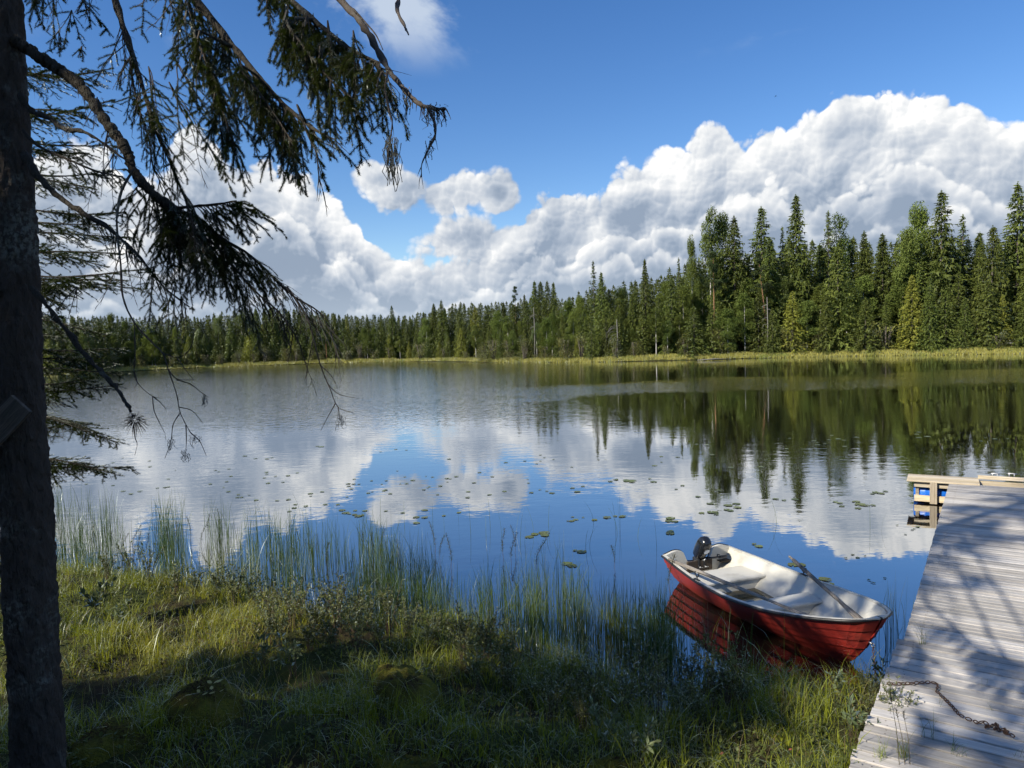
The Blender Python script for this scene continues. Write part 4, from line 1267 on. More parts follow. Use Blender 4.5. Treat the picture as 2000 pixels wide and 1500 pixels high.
# outboard motor tilted up on the transom
def outboard():
    bw = Matrix.Translation((mid_.x, mid_.y, 0)) @ Matrix.Rotation(R(-71.5), 4, 'Z')
    loc = bw @ Vector((-0.01, 0.02, 0.30))
    e = empty('outboard_motor', loc, R(-71.5)); tag(e, 'small black outboard motor tilted up on the stern of the red boat', 'motor')
    tilt = Matrix.Rotation(R(38), 3, 'Y')
    def T(p): return tilt @ Vector(p)
    # clamp bracket on the transom
    mb = MB()
    for s in (-0.045, 0.045):
        mb.box((0.045, s, 0.015), (0.13, 0.022, 0.045), bev=0.004)
        mb.box((0.10, s, -0.04), (0.022, 0.022, 0.14), bev=0.004)
        mb.box((-0.02, s, -0.05), (0.022, 0.026, 0.17), bev=0.004)
    mb.build('clamp_bracket', M_motor2, e)
    for s in (-0.045, 0.045):
        MB().tube([(0.11, s, -0.07), (0.165, s, -0.07)], 0.007, 7).tube([(0.168, s - 0.03, -0.07), (0.168, s + 0.03, -0.07)], 0.006, 6).build('clamp_screw', M_steel, e, True)
    # cowl: rounded upright pod
    V = []; F = []
    st = [(-0.005, .055, .045), (0.01, .085, .070), (0.06, .092, .075), (0.14, .104, .084), (0.24, .106, .086), (0.31, .096, .080), (0.355, .070, .062), (0.372, .035, .030)]
    n = 22
    for (z_, rx, ry) in st:
        for k in range(n):
            a = 2 * math.pi * k / n
            cx = math.copysign(abs(math.cos(a)) ** 0.72, math.cos(a)); sy = math.copysign(abs(math.sin(a)) ** 0.72, math.sin(a))
            V.append(T((rx * cx - 0.02, ry * sy, z_ + 0.06)))
    for i in range(len(st) - 1):
        for k in range(n): F.append((i * n + k, i * n + (k + 1) % n, (i + 1) * n + (k + 1) % n, (i + 1) * n + k))
    F.append(tuple(range(n))[::-1]); F.append(tuple(range((len(st) - 1) * n, len(st) * n)))
    cowl = MB().add(V, F).build('cowl', M_motor, e, True)
    ring = [T((0.088, 0.050 * math.cos(a), 0.285 + 0.058 * math.sin(a) * 0.95)) for a in [2 * math.pi * i / 20 for i in range(21)]]
    V = [T((0.092, 0.043 * math.cos(2 * math.pi * i / 20), 0.285 + 0.048 * math.sin(2 * math.pi * i / 20))) for i in range(20)]
    MB().add(V, [tuple(range(20))]).build('handle_gap_disc', plain_mat('blue_gap_disc', (0.30, 0.36, 0.48), 0.3, 0.6, 0.03, 5.0, 0.0), cowl)  # added blue disc, standing in for water seen through the carry-handle ring
    MB().tube(ring, 0.006, 6, False).build('handle_ring', M_motor2, cowl, True)
    MB().tube([T((0.105, -0.015, 0.115)), T((0.125, -0.01, 0.14)), T((0.12, 0.01, 0.17))], [0.010, 0.012, 0.010], 8).build('pull_handle', M_steel, e, True)
    # leg, cavitation plate, gear case and propeller behind the boat
    MB().tube([T((-0.02, 0, 0.07)), T((-0.02, 0, -0.10)), T((-0.02, 0, -0.42))], [0.050, 0.036, 0.032], 12).build('leg', M_motor2, e, True)
    MB().box(T((-0.04, 0, -0.40)), (0.20, 0.13, 0.012), tilt, 0.003).build('cavitation_plate', M_motor2, e)
    MB().tube([T((0.06, 0, -0.50)), T((0.02, 0, -0.50)), T((-0.09, 0, -0.50)), T((-0.13, 0, -0.50))], [0.008, 0.032, 0.030, 0.018], 12).box(T((0.0, 0, -0.57)), (0.12, 0.008, 0.10), tilt).box(T((-0.01, 0, -0.45)), (0.09, 0.02, 0.09), tilt).build('gear_case', M_motor2, e, True)
    pb = MB()
    for k in range(3):
        Mk = tilt @ Matrix.Rotation(k * 2.094, 3, 'X') @ Matrix.Rotation(R(28), 3, 'Z')
        pb.box(T((-0.145, 0, -0.50)) + Mk @ Vector((0, 0, 0.055)), (0.008, 0.05, 0.08), Mk, 0.003)
    pb.build('propeller', M_motor2, e)
    # tiller arm with its grip pointing across to the far side
    MB().tube([T((0.06, 0.05, 0.10)), T((0.10, 0.14, 0.135)), T((0.11, 0.24, 0.145))], [0.017, 0.014, 0.013], 9).build('tiller', M_motor2, e, True)
    MB().tube([T((0.11, 0.24, 0.145)), T((0.112, 0.26, 0.147)), T((0.12, 0.36, 0.152)), T((0.12, 0.365, 0.152))], [0.015, 0.019, 0.018, 0.012], 10).build('tiller_grip', M_black, e, True)
    MB().tube([T((0.10, 0.21, 0.145)), T((0.10, 0.215, 0.195))], 0.006, 6).tube([T((0.09, 0.20, 0.195)), T((0.115, 0.235, 0.205))], 0.006, 6).build('throttle_lever', M_motor2, e, True)
outboard()
# plastic tub lying in the bow
bw = Matrix.Translation((mid_.x, mid_.y, 0)) @ Matrix.Rotation(R(-71.5), 4, 'Z')
e = empty('plastic_tub', bw @ Vector((2.36, -0.06, 0.16)), R(-20)); e.rotation_euler = (R(58), R(8), R(-35))
tag(e, 'clear plastic bailing tub lying on its side in the bow of the boat', 'tub')
V = []; F = []
for (hw, z_) in ((0.055, 0.0), (0.07, 0.14), (0.078, 0.145), (0.066, 0.142), (0.052, 0.006)):
    b = 0.018
    for sx, sy in ((-1, -1), (1, -1), (1, 1), (-1, 1)):
        for (ox, oy) in (((-b, 0), (0, -b)) if sx * sy > 0 else ((0, -b), (-b, 0))):
            V.append((sx * (hw + ox), sy * (hw + oy), z_))
for i in range(4):
    for k in range(8): F.append((i * 8 + k, i * 8 + (k + 1) % 8, (i + 1) * 8 + (k + 1) % 8, (i + 1) * 8 + k))
F.append(tuple(range(8))[::-1]); F.append(tuple(range(32, 40)))
MB().add(V, F).build('tub_body', M_tub, e)
MB().tube([(-0.07, 0, 0.13), (-0.09, 0.0, 0.19), (0, 0.0, 0.225), (0.09, 0.0, 0.19), (0.07, 0, 0.13)], 0.005, 6).build('handle', M_black, e, True)
# chain from the stem down to the jetty
ring_w = bw @ Vector((pr.x + 0.05, 0, pr.z - 0.03))
foot = at(1726, 1330, 0.40)
path = [ring_w + (foot - ring_w) * t + Vector((0, 0, -0.30 * math.sin(math.pi * t) ** 1.0)) for t in [i / 10 for i in range(11)]]
chain('bow_chain', path, 'thin steel chain hanging from the bow of the red boat to the jetty', False, 0.95)

# ------------------------------------------------------------------ the spruce at the left, its trunk in the picture
M_bark = bark_mat('spruce_bark', (0.009, 0.0075, 0.006), (0.070, 0.057, 0.047), 17.0, lichen=(0.17, 0.175, 0.15), bump=1.0)
M_limb = bark_mat('mossy_limb_bark', (0.010, 0.009, 0.007), (0.050, 0.043, 0.033), 30.0, lichen=(0.11, 0.115, 0.095), bump=0.8)
M_twig = bark_mat('dry_twig_bark', (0.020, 0.016, 0.013), (0.085, 0.070, 0.058), 40.0, lichen=(0.16, 0.165, 0.145), bump=0.4)
M_needle = foliage_mat('spruce_needles', (0.016, 0.028, 0.008), (0.075, 0.095, 0.020), 0.22, None, 0.7, 0.2, 0.35)
M_beard = foliage_mat('beard_lichen', (0.10, 0.10, 0.08), (0.24, 0.235, 0.20), 0.2, None, 0.7, 0.0, 0.2)

def trunk_near():
    """Tapered stem with plates of bark standing proud."""
    n, m = 72, 640
    dep = 4.62
    A = atd(76, 1500, dep); B = atd(4, 0, dep)
    ax = (B - A) / (B.z - A.z)
    z0, z1 = -0.2, 15.5
    zs = np.linspace(z0, z1, m); th = np.linspace(0, 2 * np.pi, n, endpoint=False)
    Z, TH = np.meshgrid(zs, th, indexing='ij')
    t = (Z - z0) / (z1 - z0)
    r = np.interp(Z, [-0.2, 0.3, 0.6, 2.0, 4.0, 6.0, 15.5], [0.25, 0.180, 0.160, 0.146, 0.126, 0.108, 0.045])
    u = TH / (2 * np.pi) * 22
    # seamless noise round the stem
    def ring(fn, k, kz, seed):
        a = fn(np.cos(TH) * k + 50, np.sin(TH) * k * 0.6 + Z * kz, seed, 3)
        return a
    pl = ring(fbm, 3.2, 4.5, 21) - 0.5
    pl2 = ring(fbm, 8.0, 16.0, 31) - 0.5
    pl3 = ring(fbm, 16.0, 30.0, 51) - 0.5
    r = r + 0.020 * pl + 0.034 * np.round(pl2 * 6) / 6 + 0.022 * pl3 + 0.006 * np.sin(Z * 3 + TH * 2)
    cx = A.x + ax.x * (Z - A.z); cy = A.y + ax.y * (Z - A.z)
    V = np.stack([cx + r * np.cos(TH), cy + r * np.sin(TH), Z], -1).reshape(-1, 3)
    i = np.arange(m * n).reshape(m, n); j = np.roll(i, -1, axis=1)
    F = np.stack([i[:-1].ravel(), j[:-1].ravel(), j[1:].ravel(), i[1:].ravel()], 1)
    return V, F, (lambda z: A + ax * (z - A.z))
TV, TF, stem_at = trunk_near()
spruce = empty('spruce_tree', stem_at(0.3))
tag(spruce, 'dark spruce with bare rough trunk at the left edge, drooping branches across the sky', 'spruce')
so = Vector(spruce.location)
link('trunk', np_mesh('trunk', TV - np.array(so[:]), TF, M_bark, True), spruce)

class Bough:
    """One limb with its twigs (bark) and needles; built as a branch part with foliage below it."""
    def __init__(s, seed): s.bark = MB(); s.need = []; s.rg = np.random.default_rng(seed); s.lich = []
    def path(s, pts, r0, r1, n=6, rough=0.0, sub=4):
        P = catmull(pts, sub)
        rr = [r0 + (r1 - r0) * i / (len(P) - 1) for i in range(len(P))]
        if rough:
            rr = [r * (1 + rough * s.rg.uniform(-0.6, 1.0)) for r in rr]
            P = [P[0]] + [p + Vector(s.rg.normal(0, r * rough * 0.35, 3)) for p, r in zip(P[1:], rr[1:])]
        s.bark.tube(P, rr, n)
        return P
    def needles(s, P, dens, L=0.014, w=0.00105, flat=0.0):
        Q = np.array([p[:] for p in P]); seg = np.diff(Q, axis=0); ln = np.linalg.norm(seg, axis=1)
        tot = ln.sum(); n = int(tot * dens)
        if n < 3: return
        cum = np.concatenate([[0], np.cumsum(ln)])
        d = s.rg.random(n) * tot
        k = np.clip(np.searchsorted(cum, d, side='right') - 1, 0, len(seg) - 1)
        f = (d - cum[k]) / np.maximum(ln[k], 1e-9)
        base = Q[k] + seg[k] * f[:, None]
        tan = seg[k] / np.maximum(ln[k], 1e-9)[:, None]
        sd, up = rot_basis(tan)
        a = s.rg.random(n) * 6.283
        rad = sd * np.cos(a)[:, None] + up * np.sin(a)[:, None]
        if flat: rad[:, 2] = rad[:, 2] * (1 - flat) + 0.15; rad /= np.linalg.norm(rad, axis=1, keepdims=True)
        dr = rad * 0.85 + tan * s.rg.uniform(0.35, 0.8, n)[:, None]
        dr /= np.linalg.norm(dr, axis=1, keepdims=True)
        l = L * s.rg.uniform(0.7, 1.2, n)
        ws = np.cross(dr, tan); ws /= np.linalg.norm(ws, axis=1, keepdims=True) + 1e-9
        s.need.append(np.stack([base - ws * w, base + ws * w, base + dr * l[:, None]], 1))
    def twig(s, p, d, L, r, droop, dens, level=1, bare=0.0, sub_gap=0.035, nl=0.014, flat=0.0, spread=0.8, bark_n=4):
        """Curved shoot that droops, forks into side shoots and carries needles."""
        rg = s.rg; d = Vector(d).normalized(); P = [Vector(p)]; n = max(4, int(L / 0.045))
        for i in range(n):
            d = (d + Vector((0, 0, -droop / n)) + Vector(rg.normal(0, 0.10, 3))).normalized()
            P.append(P[-1] + d * (L / n))
        s.bark.tube(P, [r * (1 - 0.75 * i / n) for i in range(n + 1)], bark_n, False)
        has = rg.random() > bare
        if has: s.needles(P[max(0, n // 4):] if level == 1 else P, dens, nl, flat=flat)
        if level > 0:
            m = int(L / sub_gap)
            side = 1
            for j in range(m):
                t = 0.15 + 0.85 * (j + rg.random()) / m
                k = min(n - 1, int(t * n)); q = P[k].lerp(P[k + 1], t * n - k)
                tan = (P[k + 1] - P[k]).normalized()
                h = tan.cross(Vector((0, 0, 1)))
                h = h.normalized() if h.length > 0.15 else Vector(rg.normal(0, 1, 3)).normalized()
                side = -side
                dd = tan * 0.75 + h * (side * spread) + Vector(rg.normal(0, 0.2, 3))
                l = L * rg.uniform(0.18, 0.42) * (1.1 - 0.75 * t)
                if l > 0.02: s.twig(q, dd, l, r * 0.55, droop * 0.6, dens if has else dens * 0.0, level - 1, 0.0 if has else 1.0, sub_gap, nl, flat, spread, 3)
        return P
    def beard(s, p, L, n=14):
        rg = s.rg
        for i in range(n):
            q = np.array(p[:]) + rg.normal(0, 0.012, 3); l = L * rg.uniform(0.4, 1.0)
            k = 4; w = 0.0016
            pts = [q + np.array([rg.normal(0, 0.006), rg.normal(0, 0.006), -l * j / k]) for j in range(k + 1)]
            for a, b in zip(pts[:-1], pts[1:]):
                s.lich.append(np.stack([a - np.array([w, 0, 0]), a + np.array([w, 0, 0]), b]))
                s.lich.append(np.stack([b - np.array([w, 0, 0]), a + np.array([w, 0, 0]), b + np.array([w, 0, 0])]))
    def finish(s, parent, origin, mat, name='branch'):
        sh = np.array(origin[:])
        s.bark.v = [tuple(np.array(v) - sh) for v in s.bark.v]
        b = s.bark.build(name, mat, parent, True)
        if s.need:
            T = np.concatenate(s.need) - sh
            link('needles', np_mesh('needles', T.reshape(-1, 3), np.arange(len(T) * 3).reshape(-1, 3), M_needle), b)
        if s.lich:
            T = np.stack(s.lich) - sh
            tag(link('lichen', np_mesh('lichen', T.reshape(-1, 3), np.arange(len(T) * 3).reshape(-1, 3), M_beard), b), kind='stuff')
        return b
def catmull(pts, sub):
    P = [Vector(p) for p in pts]
    if len(P) < 3: return [P[0].lerp(P[-1], i / (sub * 2)) for i in range(sub * 2 + 1)]
    Q = [P[0] * 2 - P[1]] + P + [P[-1] * 2 - P[-2]]
    out = []
    for i in range(1, len(Q) - 2):
        a, b, c, d = Q[i - 1:i + 3]
        for k in range(sub):
            t = k / sub
            out.append(0.5 * ((2 * b) + (c - a) * t + (2 * a - 5 * b + 4 * c - d) * t * t + (3 * b - a - 3 * c + d) * t ** 3))
    out.append(P[-1])
    return out
def px_path(tab, d0, d1):
    n = len(tab) - 1
    return [atd(x, y, d0 + (d1 - d0) * i / n) for i, (x, y) in enumerate(tab)]
def along(P, t):
    k = t * (len(P) - 1); i = min(len(P) - 2, int(k)); return P[i].lerp(P[i + 1], k - i), (P[i + 1] - P[i]).normalized()

DEP = 4.62
RTV = Vector((1, 0, 0)); DN = Vector((0, 0, -1)); TOC = Vector((0, -1, 0))
def dress(B, P, t0, t1, count, L, droop, dens, bare=0.1, out=0.5, level=1, r=0.0035, gap=0.035, spread=0.8):
    for i in range(count):
        t = t0 + (t1 - t0) * (i + B.rg.random()) / count
        q, tan = along(P, t)
        side = B.rg.choice([-1.0, 1.0])
        d = tan * out + TOC * (side * B.rg.uniform(0.1, 0.7)) + DN * B.rg.uniform(0.2, 0.9) + RTV * B.rg.normal(0.0, 0.35)
        B.twig(q, d, L * B.rg.uniform(0.55, 1.25), r, droop, dens, level, bare, gap, spread=spread)

DENS = 2300
# 1: the great mossy limb that bows down from the trunk
B = Bough(1)
P = B.path(px_path([(30, 78), (70, 108), (110, 132), (160, 170), (205, 235), (245, 290), (262, 335), (300, 380), (350, 412)], DEP - 0.05, DEP - 0.35), 0.033, 0.024, 10, 0.30, 16)
P2 = B.path([P[-1], *px_path([(400, 440), (440, 470), (490, 500), (540, 548), (575, 580), (610, 600), (640, 622)], DEP - 0.38, DEP - 0.5)], 0.012, 0.003, 6, 0.3)
P3 = B.path([P[-6], *px_path([(345, 440), (410, 470), (455, 520), (500, 570), (545, 610), (580, 660)], DEP - 0.4, DEP - 0.6)], 0.010, 0.003, 6, 0.3)
P4 = B.path([P[-3], *px_path([(390, 402), (430, 398), (462, 392)], DEP - 0.35, DEP - 0.4)], 0.010, 0.004, 6, 0.3)
dress(B, P, 0.80, 1.0, 32, 0.44, 0.9, DENS, 0.05)
dress(B, P4, 0.0, 1.0, 34, 0.28, 0.5, DENS, 0.0)
dress(B, P2, 0.0, 0.45, 30, 0.36, 0.8, DENS, 0.10)
dress(B, P2, 0.45, 1.0, 16, 0.24, 0.6, DENS, 0.95, 0.9, gap=0.05)
dress(B, P3, 0.0, 0.6, 28, 0.40, 0.9, DENS, 0.25)
dress(B, P3, 0.6, 1.0, 14, 0.30, 0.5, DENS, 1.0, 1.0, gap=0.05)
dress(B, P, 0.30, 0.75, 8, 0.22, 0.9, DENS, 0.7)
B.finish(spruce, so, M_limb)
# 2: hanging limb right of it with thin twigs
B = Bough(2)
P = B.path([stem_at(7.6), *px_path([(150, -180), (205, -60), (228, 10), (240, 50), (262, 120), (285, 190), (300, 245), (325, 300)], DEP - 0.1, DEP - 0.55)], 0.026, 0.007, 7, 0.35, 5)
P2 = B.path([along(P, 0.60)[0], *px_path([(255, 130), (268, 200), (290, 270), (300, 330), (330, 380)], DEP - 0.4, DEP - 0.6)], 0.007, 0.0025, 5, 0.3)
P3 = B.path([along(P, 0.97)[0], *px_path([(350, 360), (372, 420), (380, 470)], DEP - 0.55, DEP - 0.65)], 0.006, 0.002, 5, 0.3)
dress(B, P, 0.45, 1.0, 30, 0.30, 1.0, DENS * 0.8, 0.45, 0.5)
dress(B, P2, 0.2, 1.0, 14, 0.22, 0.9, DENS * 0.8, 0.5)
dress(B, P3, 0.0, 1.0, 14, 0.30, 1.2, DENS * 0.8, 0.35)
B.finish(spruce, so, M_limb)
# 3: big needle mass at the top, centre left
B = Bough(3)
P = B.path([stem_at(7.9), *px_path([(200, -190), (320, -70), (400, 20), (455, 90), (505, 150), (545, 195), (590, 235), (630, 262), (655, 273)], DEP - 0.5, DEP - 1.5)], 0.026, 0.003, 7, 0.25, 5)
P2 = B.path([along(P, 0.45)[0], *px_path([(380, 60), (410, 130), (430, 200), (450, 262)], DEP - 1.0, DEP - 1.3)], 0.009, 0.003, 5, 0.25)
P3 = B.path([along(P, 0.80)[0], *px_path([(580, 205), (600, 260), (618, 300), (622, 340), (632, 378)], DEP - 1.4, DEP - 1.5)], 0.005, 0.0015, 5, 0.2)
P4 = B.path([along(P, 0.55)[0], *px_path([(470, 130), (520, 200), (560, 260), (572, 285)], DEP - 1.2, DEP - 1.4)], 0.007, 0.002, 5, 0.2)
dress(B, P, 0.25, 0.78, 62, 0.36, 0.9, DENS, 0.06)
dress(B, P, 0.78, 1.0, 8, 0.12, 0.4, DENS, 1.0, 1.0)
dress(B, P2, 0.1, 1.0, 34, 0.30, 1.0, DENS, 0.06)
dress(B, P4, 0.1, 0.9, 30, 0.24, 0.9, DENS, 0.05)
dress(B, P3, 0.6, 1.0, 4, 0.14, 1.0, DENS, 1.0, 1.0)
B.finish(spruce, so, M_limb)
# 4: needle mass further right at the top
B = Bough(4)
P = B.path([stem_at(8.1), *px_path([(300, -260), (430, -120), (520, -40), (590, 20), (650, 70), (700, 105), (742, 122)], DEP - 0.7, DEP - 1.9)], 0.026, 0.003, 7, 0.25, 5)
P2 = B.path([along(P, 0.62)[0], *px_path([(560, 40), (600, 100), (640, 150), (680, 185)], DEP - 1.6, DEP - 1.8)], 0.008, 0.002, 5, 0.25)
dress(B, P, 0.40, 1.0, 66, 0.30, 0.9, DENS, 0.04)
dress(B, P2, 0.0, 1.0, 40, 0.26, 1.0, DENS, 0.06)
for t in (0.5, 0.6, 0.7): B.beard(along(P, t)[0], 0.12, 10)
B.finish(spruce, so, M_limb)
# 5: bare lichen-hung bough reaching out furthest
B = Bough(5)
P = B.path([stem_at(8.6), *px_path([(420, -330), (560, -160), (660, -10), (700, 38), (730, 84), (760, 140), (788, 172), (815, 200), (845, 212), (870, 212)], DEP - 0.9, DEP - 2.2)], 0.020, 0.005, 7, 0.45, 5)
P2 = B.path(px_path([(756, 140), (752, 175), (760, 215), (766, 240), (760, 285), (756, 322)], DEP - 2.05, DEP - 2.1), 0.0045, 0.0015, 5, 0.4)
P3 = B.path(px_path([(838, 212), (848, 240), (850, 262), (835, 295), (824, 320), (823, 346)], DEP - 2.15, DEP - 2.2), 0.006, 0.0015, 5, 0.4)
P4 = B.path(px_path([(690, 18), (715, 45), (735, 70), (748, 98)], DEP - 1.9, DEP - 1.95), 0.004, 0.0015, 5, 0.3)
B.path(px_path([(746, 140), (738, 160), (735, 185)], DEP - 2.05, DEP - 2.05), 0.003, 0.001, 4, 0.3)
dress(B, P, 0.80, 1.0, 26, 0.06, 0.5, DENS, 1.0, 0.4, 0, 0.003)
dress(B, P3, 0.3, 1.0, 10, 0.05, 0.9, DENS, 1.0, 0.8, 0, 0.002)
dress(B, P2, 0.3, 1.0, 8, 0.05, 0.9, DENS, 1.0, 0.8, 0, 0.002)
B.beard(along(P2, 0.75)[0], 0.16, 34); B.beard(along(P, 0.72)[0], 0.13, 16); B.beard(along(P3, 0.5)[0], 0.05, 10); B.beard(along(P, 0.88)[0], 0.07, 14); B.beard(along(P, 0.94)[0], 0.05, 14)
B.finish(spruce, so, M_twig)
B = Bough(6)
P = B.path([stem_at(9.0), *px_path([(560, -330), (700, -140), (772, -20), (776, 20), (790, 50), (798, 68)], DEP - 1.0, DEP - 2.4)], 0.018, 0.002, 6, 0.35, 5)
B.finish(spruce, so, M_twig)
# 7: thin limbs close to the trunk
B = Bough(7)
P = B.path(px_path([(40, 186), (62, 218), (95, 230), (125, 252), (165, 258), (205, 282), (235, 305), (262, 322)], DEP - 0.1, DEP - 0.4), 0.018, 0.004, 7, 0.45, 5)
P2 = B.path(px_path([(45, 255), (75, 285), (130, 310), (190, 335), (240, 345)], DEP - 0.1, DEP - 0.4), 0.010, 0.003, 6, 0.35)
dress(B, P2, 0.3, 1.0, 14, 0.16, 0.5, DENS, 0.1, 0.8)
B.beard(along(P, 0.45)[0], 0.07, 16)
B.finish(spruce, so, M_limb)
B = Bough(8)
P = B.path(px_path([(48, 300), (75, 345), (115, 385), (160, 415), (205, 440), (240, 470), (275, 505), (320, 560), (370, 600)], DEP - 0.1, DEP - 0.6), 0.022, 0.003, 7, 0.4, 5)
dress(B, P, 0.30, 0.7, 14, 0.22, 0.6, DENS, 0.4, 0.6)
dress(B, P, 0.7, 1.0, 8, 0.24, 0.8, DENS, 0.9, 0.8)
B.finish(spruce, so, M_limb)
# 9: bare forked twigs hanging in front of the far shore
B = Bough(9)
T1 = B.path(px_path([(262, 330), (238, 372), (228, 430), (236, 520), (240, 580), (262, 630), (296, 668), (318, 690), (328, 720), (345, 770), (352, 806), (372, 845)], DEP - 0.45, DEP - 0.8), 0.007, 0.002, 6, 0.25)
for tab in ([(318, 690), (345, 698), (362, 692)], [(345, 698), (362, 722), (378, 742)], [(362, 692), (374, 676), (380, 640)], [(350, 795), (375, 802), (396, 826)], [(352, 806), (338, 830), (334, 862), (322, 895)],
            [(363, 830), (364, 860), (362, 893)], [(372, 845), (390, 862), (403, 890)], [(345, 742), (372, 750), (395, 768), (408, 776)], [(328, 720), (345, 740), (380, 742)],
            [(262, 630), (264, 690), (262, 730), (272, 752), (298, 774), (318, 778)], [(298, 774), (302, 805), (322, 846)], [(262, 725), (268, 748), (262, 758)], [(298, 774), (312, 785), (325, 800)]):
    dd = DEP - 0.72
    B.path(px_path(tab, dd, dd - 0.03), 0.0032, 0.0012, 5, 0.25)
for p in ((400, 775), (378, 852), (362, 888), (330, 860)): B.beard(atd(p[0], p[1], DEP - 0.75), 0.06, 12)
B.finish(spruce, so, M_twig)
B = Bough(10)
B.path(px_path([(560, 560), (596, 612), (612, 660), (622, 700), (632, 730), (645, 760), (660, 795), (690, 806)], DEP - 0.5, DEP - 0.65), 0.005, 0.0015, 5, 0.25)
for tab in ([(612, 660), (600, 720), (598, 752)], [(640, 750), (662, 770), (700, 778)], [(655, 788), (640, 815), (626, 842)], [(660, 795), (663, 815), (660, 835)], [(628, 715), (648, 735), (660, 760)]):
    B.path(px_path(tab, DEP - 0.6, DEP - 0.62), 0.003, 0.001, 5, 0.25)
dress(B, px_path([(500, 520), (560, 560), (600, 600), (640, 640), (660, 690)], DEP - 0.5, DEP - 0.6), 0.0, 1.0, 26, 0.26, 0.5, DENS, 1.0, 1.0, 1, 0.0025, 0.06)
B.beard(atd(664, 812, DEP - 0.62), 0.06, 14)
B.finish(spruce, so, M_twig)
# 11: mossy stick ending in a ball of tangled twigs
B = Bough(11)
P = B.path(px_path([(60, 560), (110, 620), (160, 685), (195, 725), (225, 755), (243, 782), (256, 804)], DEP - 0.15, DEP - 0.5), 0.016, 0.008, 7, 0.6, 5)
c0 = atd(264, 820, DEP - 0.5)
for i in range(110):
    v = Vector(B.rg.normal(0, 1, 3)).normalized(); a = c0 + v * 0.02
    B.bark.tube([a, a + v * 0.03 + DN * 0.01, a + v * B.rg.uniform(0.035, 0.062) + DN * 0.025], [0.0016, 0.0012, 0.0006], 3, False)
B.path(px_path([(262, 835), (264, 855), (268, 868), (263, 890)], DEP - 0.5, DEP - 0.5), 0.0028, 0.001, 5, 0.3)
B.finish(spruce, so, M_limb)
# 12: curtain of fine hanging twigs under the upper boughs
strands = (
    (60, -30, 75, 60, .15, .2), (85, -60, 95, 70, .2, .1), (95, -20, 70, 40, .15, .4), (140, 20, 128, 120, .3, .25), (115, 60, 122, 120, .25, .0), (160, 90, 150, 120, .3, .0), (240, 60, 235, 180, .45, .4), (255, 110, 225, 200, .45, .5), (275, 180, 240, 290, .5, .45),
    (285, 200, 330, 300, .55, .5), (300, 220, 290, 330, .55, .4), (365, 20, 352, 130, 1.0, .1), (390, 60, 372, 160, 1.05, .1), (395, 100, 402, 230, 1.1, .1), (520, -20, 530, 60, 1.5, .05), (600, 30, 590, 150, 1.6, .1), (560, 20, 548, 130, 1.6, .15), (625, 90, 632, 190, 1.7, .1),
    (190, 190, 182, 270, .3, 1.0), (210, 260, 200, 350, .4, 1.0), (222, 300, 208, 440, .4, 1.0), (340, 560, 322, 690, .5, .15), (370, 540, 372, 640, .5, .1), (440, 480, 445, 560, .5, .2),
   (330, -60, 322, 130, .9, .3), (356, -40, 345, 160, .95, .5), (300, -80, 312, 90, .7, .4), (345, 120, 400, 330, .9, .5), (330, 160, 395, 400, .85, .45), (290, 130, 300, 380, .6, .5),
                                   (170, -60, 175, 90, .5, .3), (120, -70, 135, 110, .4, .2), (200, -60, 190, 60, .6, .35), (420, 180, 425, 250, 1.2, .05), (640, 40, 655, 180, 1.7, .1), (690, 60, 700, 180, 1.8, .1),
                                   (350, 440, 335, 620, .45, .1), (395, 470, 410, 610, .5, .1), (320, 430, 318, 560, .5, .3), (300, 520, 330, 650, .5, .2), (420, 520, 425, 600, .5, .3), (245, 470, 250, 620, .5, 1.0), (150, 560, 110, 640, .3, 1.0))
for (x0, y0, x1, y1, dd, bare) in strands:
    a = atd(x0, y0, DEP - dd); b = atd(x1, y1, DEP - dd - 0.05)
    B = Bough(int(x0 * 7 + y0) % 9973)
    for k in range(3):
        o = Vector(B.rg.normal(0, 0.18, 3)); L = (b - a).length
        B.twig(a, (b - a).normalized() + o, L * B.rg.uniform(0.6, 1.0), 0.0035, 0.35, DENS * 0.85, 1, bare, 0.04)
    B.finish(spruce, so, M_twig)
# branches of the crown above, out of the picture (they shade the bank)
for k in range(26):
    B = Bough(40 + k)
    z = 7.2 + k * 0.32; a = k * 2.4; L = 2.2 * (1 - k / 40)
    p = stem_at(z); d = Vector((math.cos(a), math.sin(a), -0.25))
    P = B.path([p, p + d * L * 0.5, p + d * L + DN * 0.35], 0.02, 0.005, 5, 0.2)
    for i in range(16):
        q, tan = along(P, 0.2 + 0.8 * i / 16)
        B.twig(q, tan * 0.6 + Vector((-tan.y, tan.x, 0)) * (1 if i % 2 else -1) + DN * 0.4, 0.5, 0.004, 0.6, 260, 1, 0.1, 0.09, 0.022)
    for nd in range(len(B.need)): 
        c = B.need[nd].mean(1, keepdims=True); B.need[nd] = (B.need[nd] - c) * np.array([2.0, 2.0, 2.0]) + c
    B.finish(spruce, so, M_limb)

# board nailed aslant to the trunk
pA = atd(43, 788, DEP - 0.19); pB = atd(-75, 915, DEP - 0.175)
bd = (pB - pA); Lb = bd.length
me_ = MB().box((Lb / 2, 0, 0), (Lb, 0.15, 0.028), bev=0.003).mesh('nailed_board', wood_mat('old_dark_board', (0.05, 0.042, 0.034), (0.125, 0.105, 0.085), 0, 1.5, 0.9), False)
X_ = bd.normalized(); Z_ = (Vector((0.15, -1, 0.05)) - X_ * Vector((0.15, -1, 0.05)).dot(X_)).normalized(); Y_ = Z_.cross(X_)
o = link('nailed_board', me_, None, pA, Matrix((X_, Y_, Z_)).transposed().to_euler())
tag(o, 'grey weathered board nailed slantwise across the left trunk', 'board')

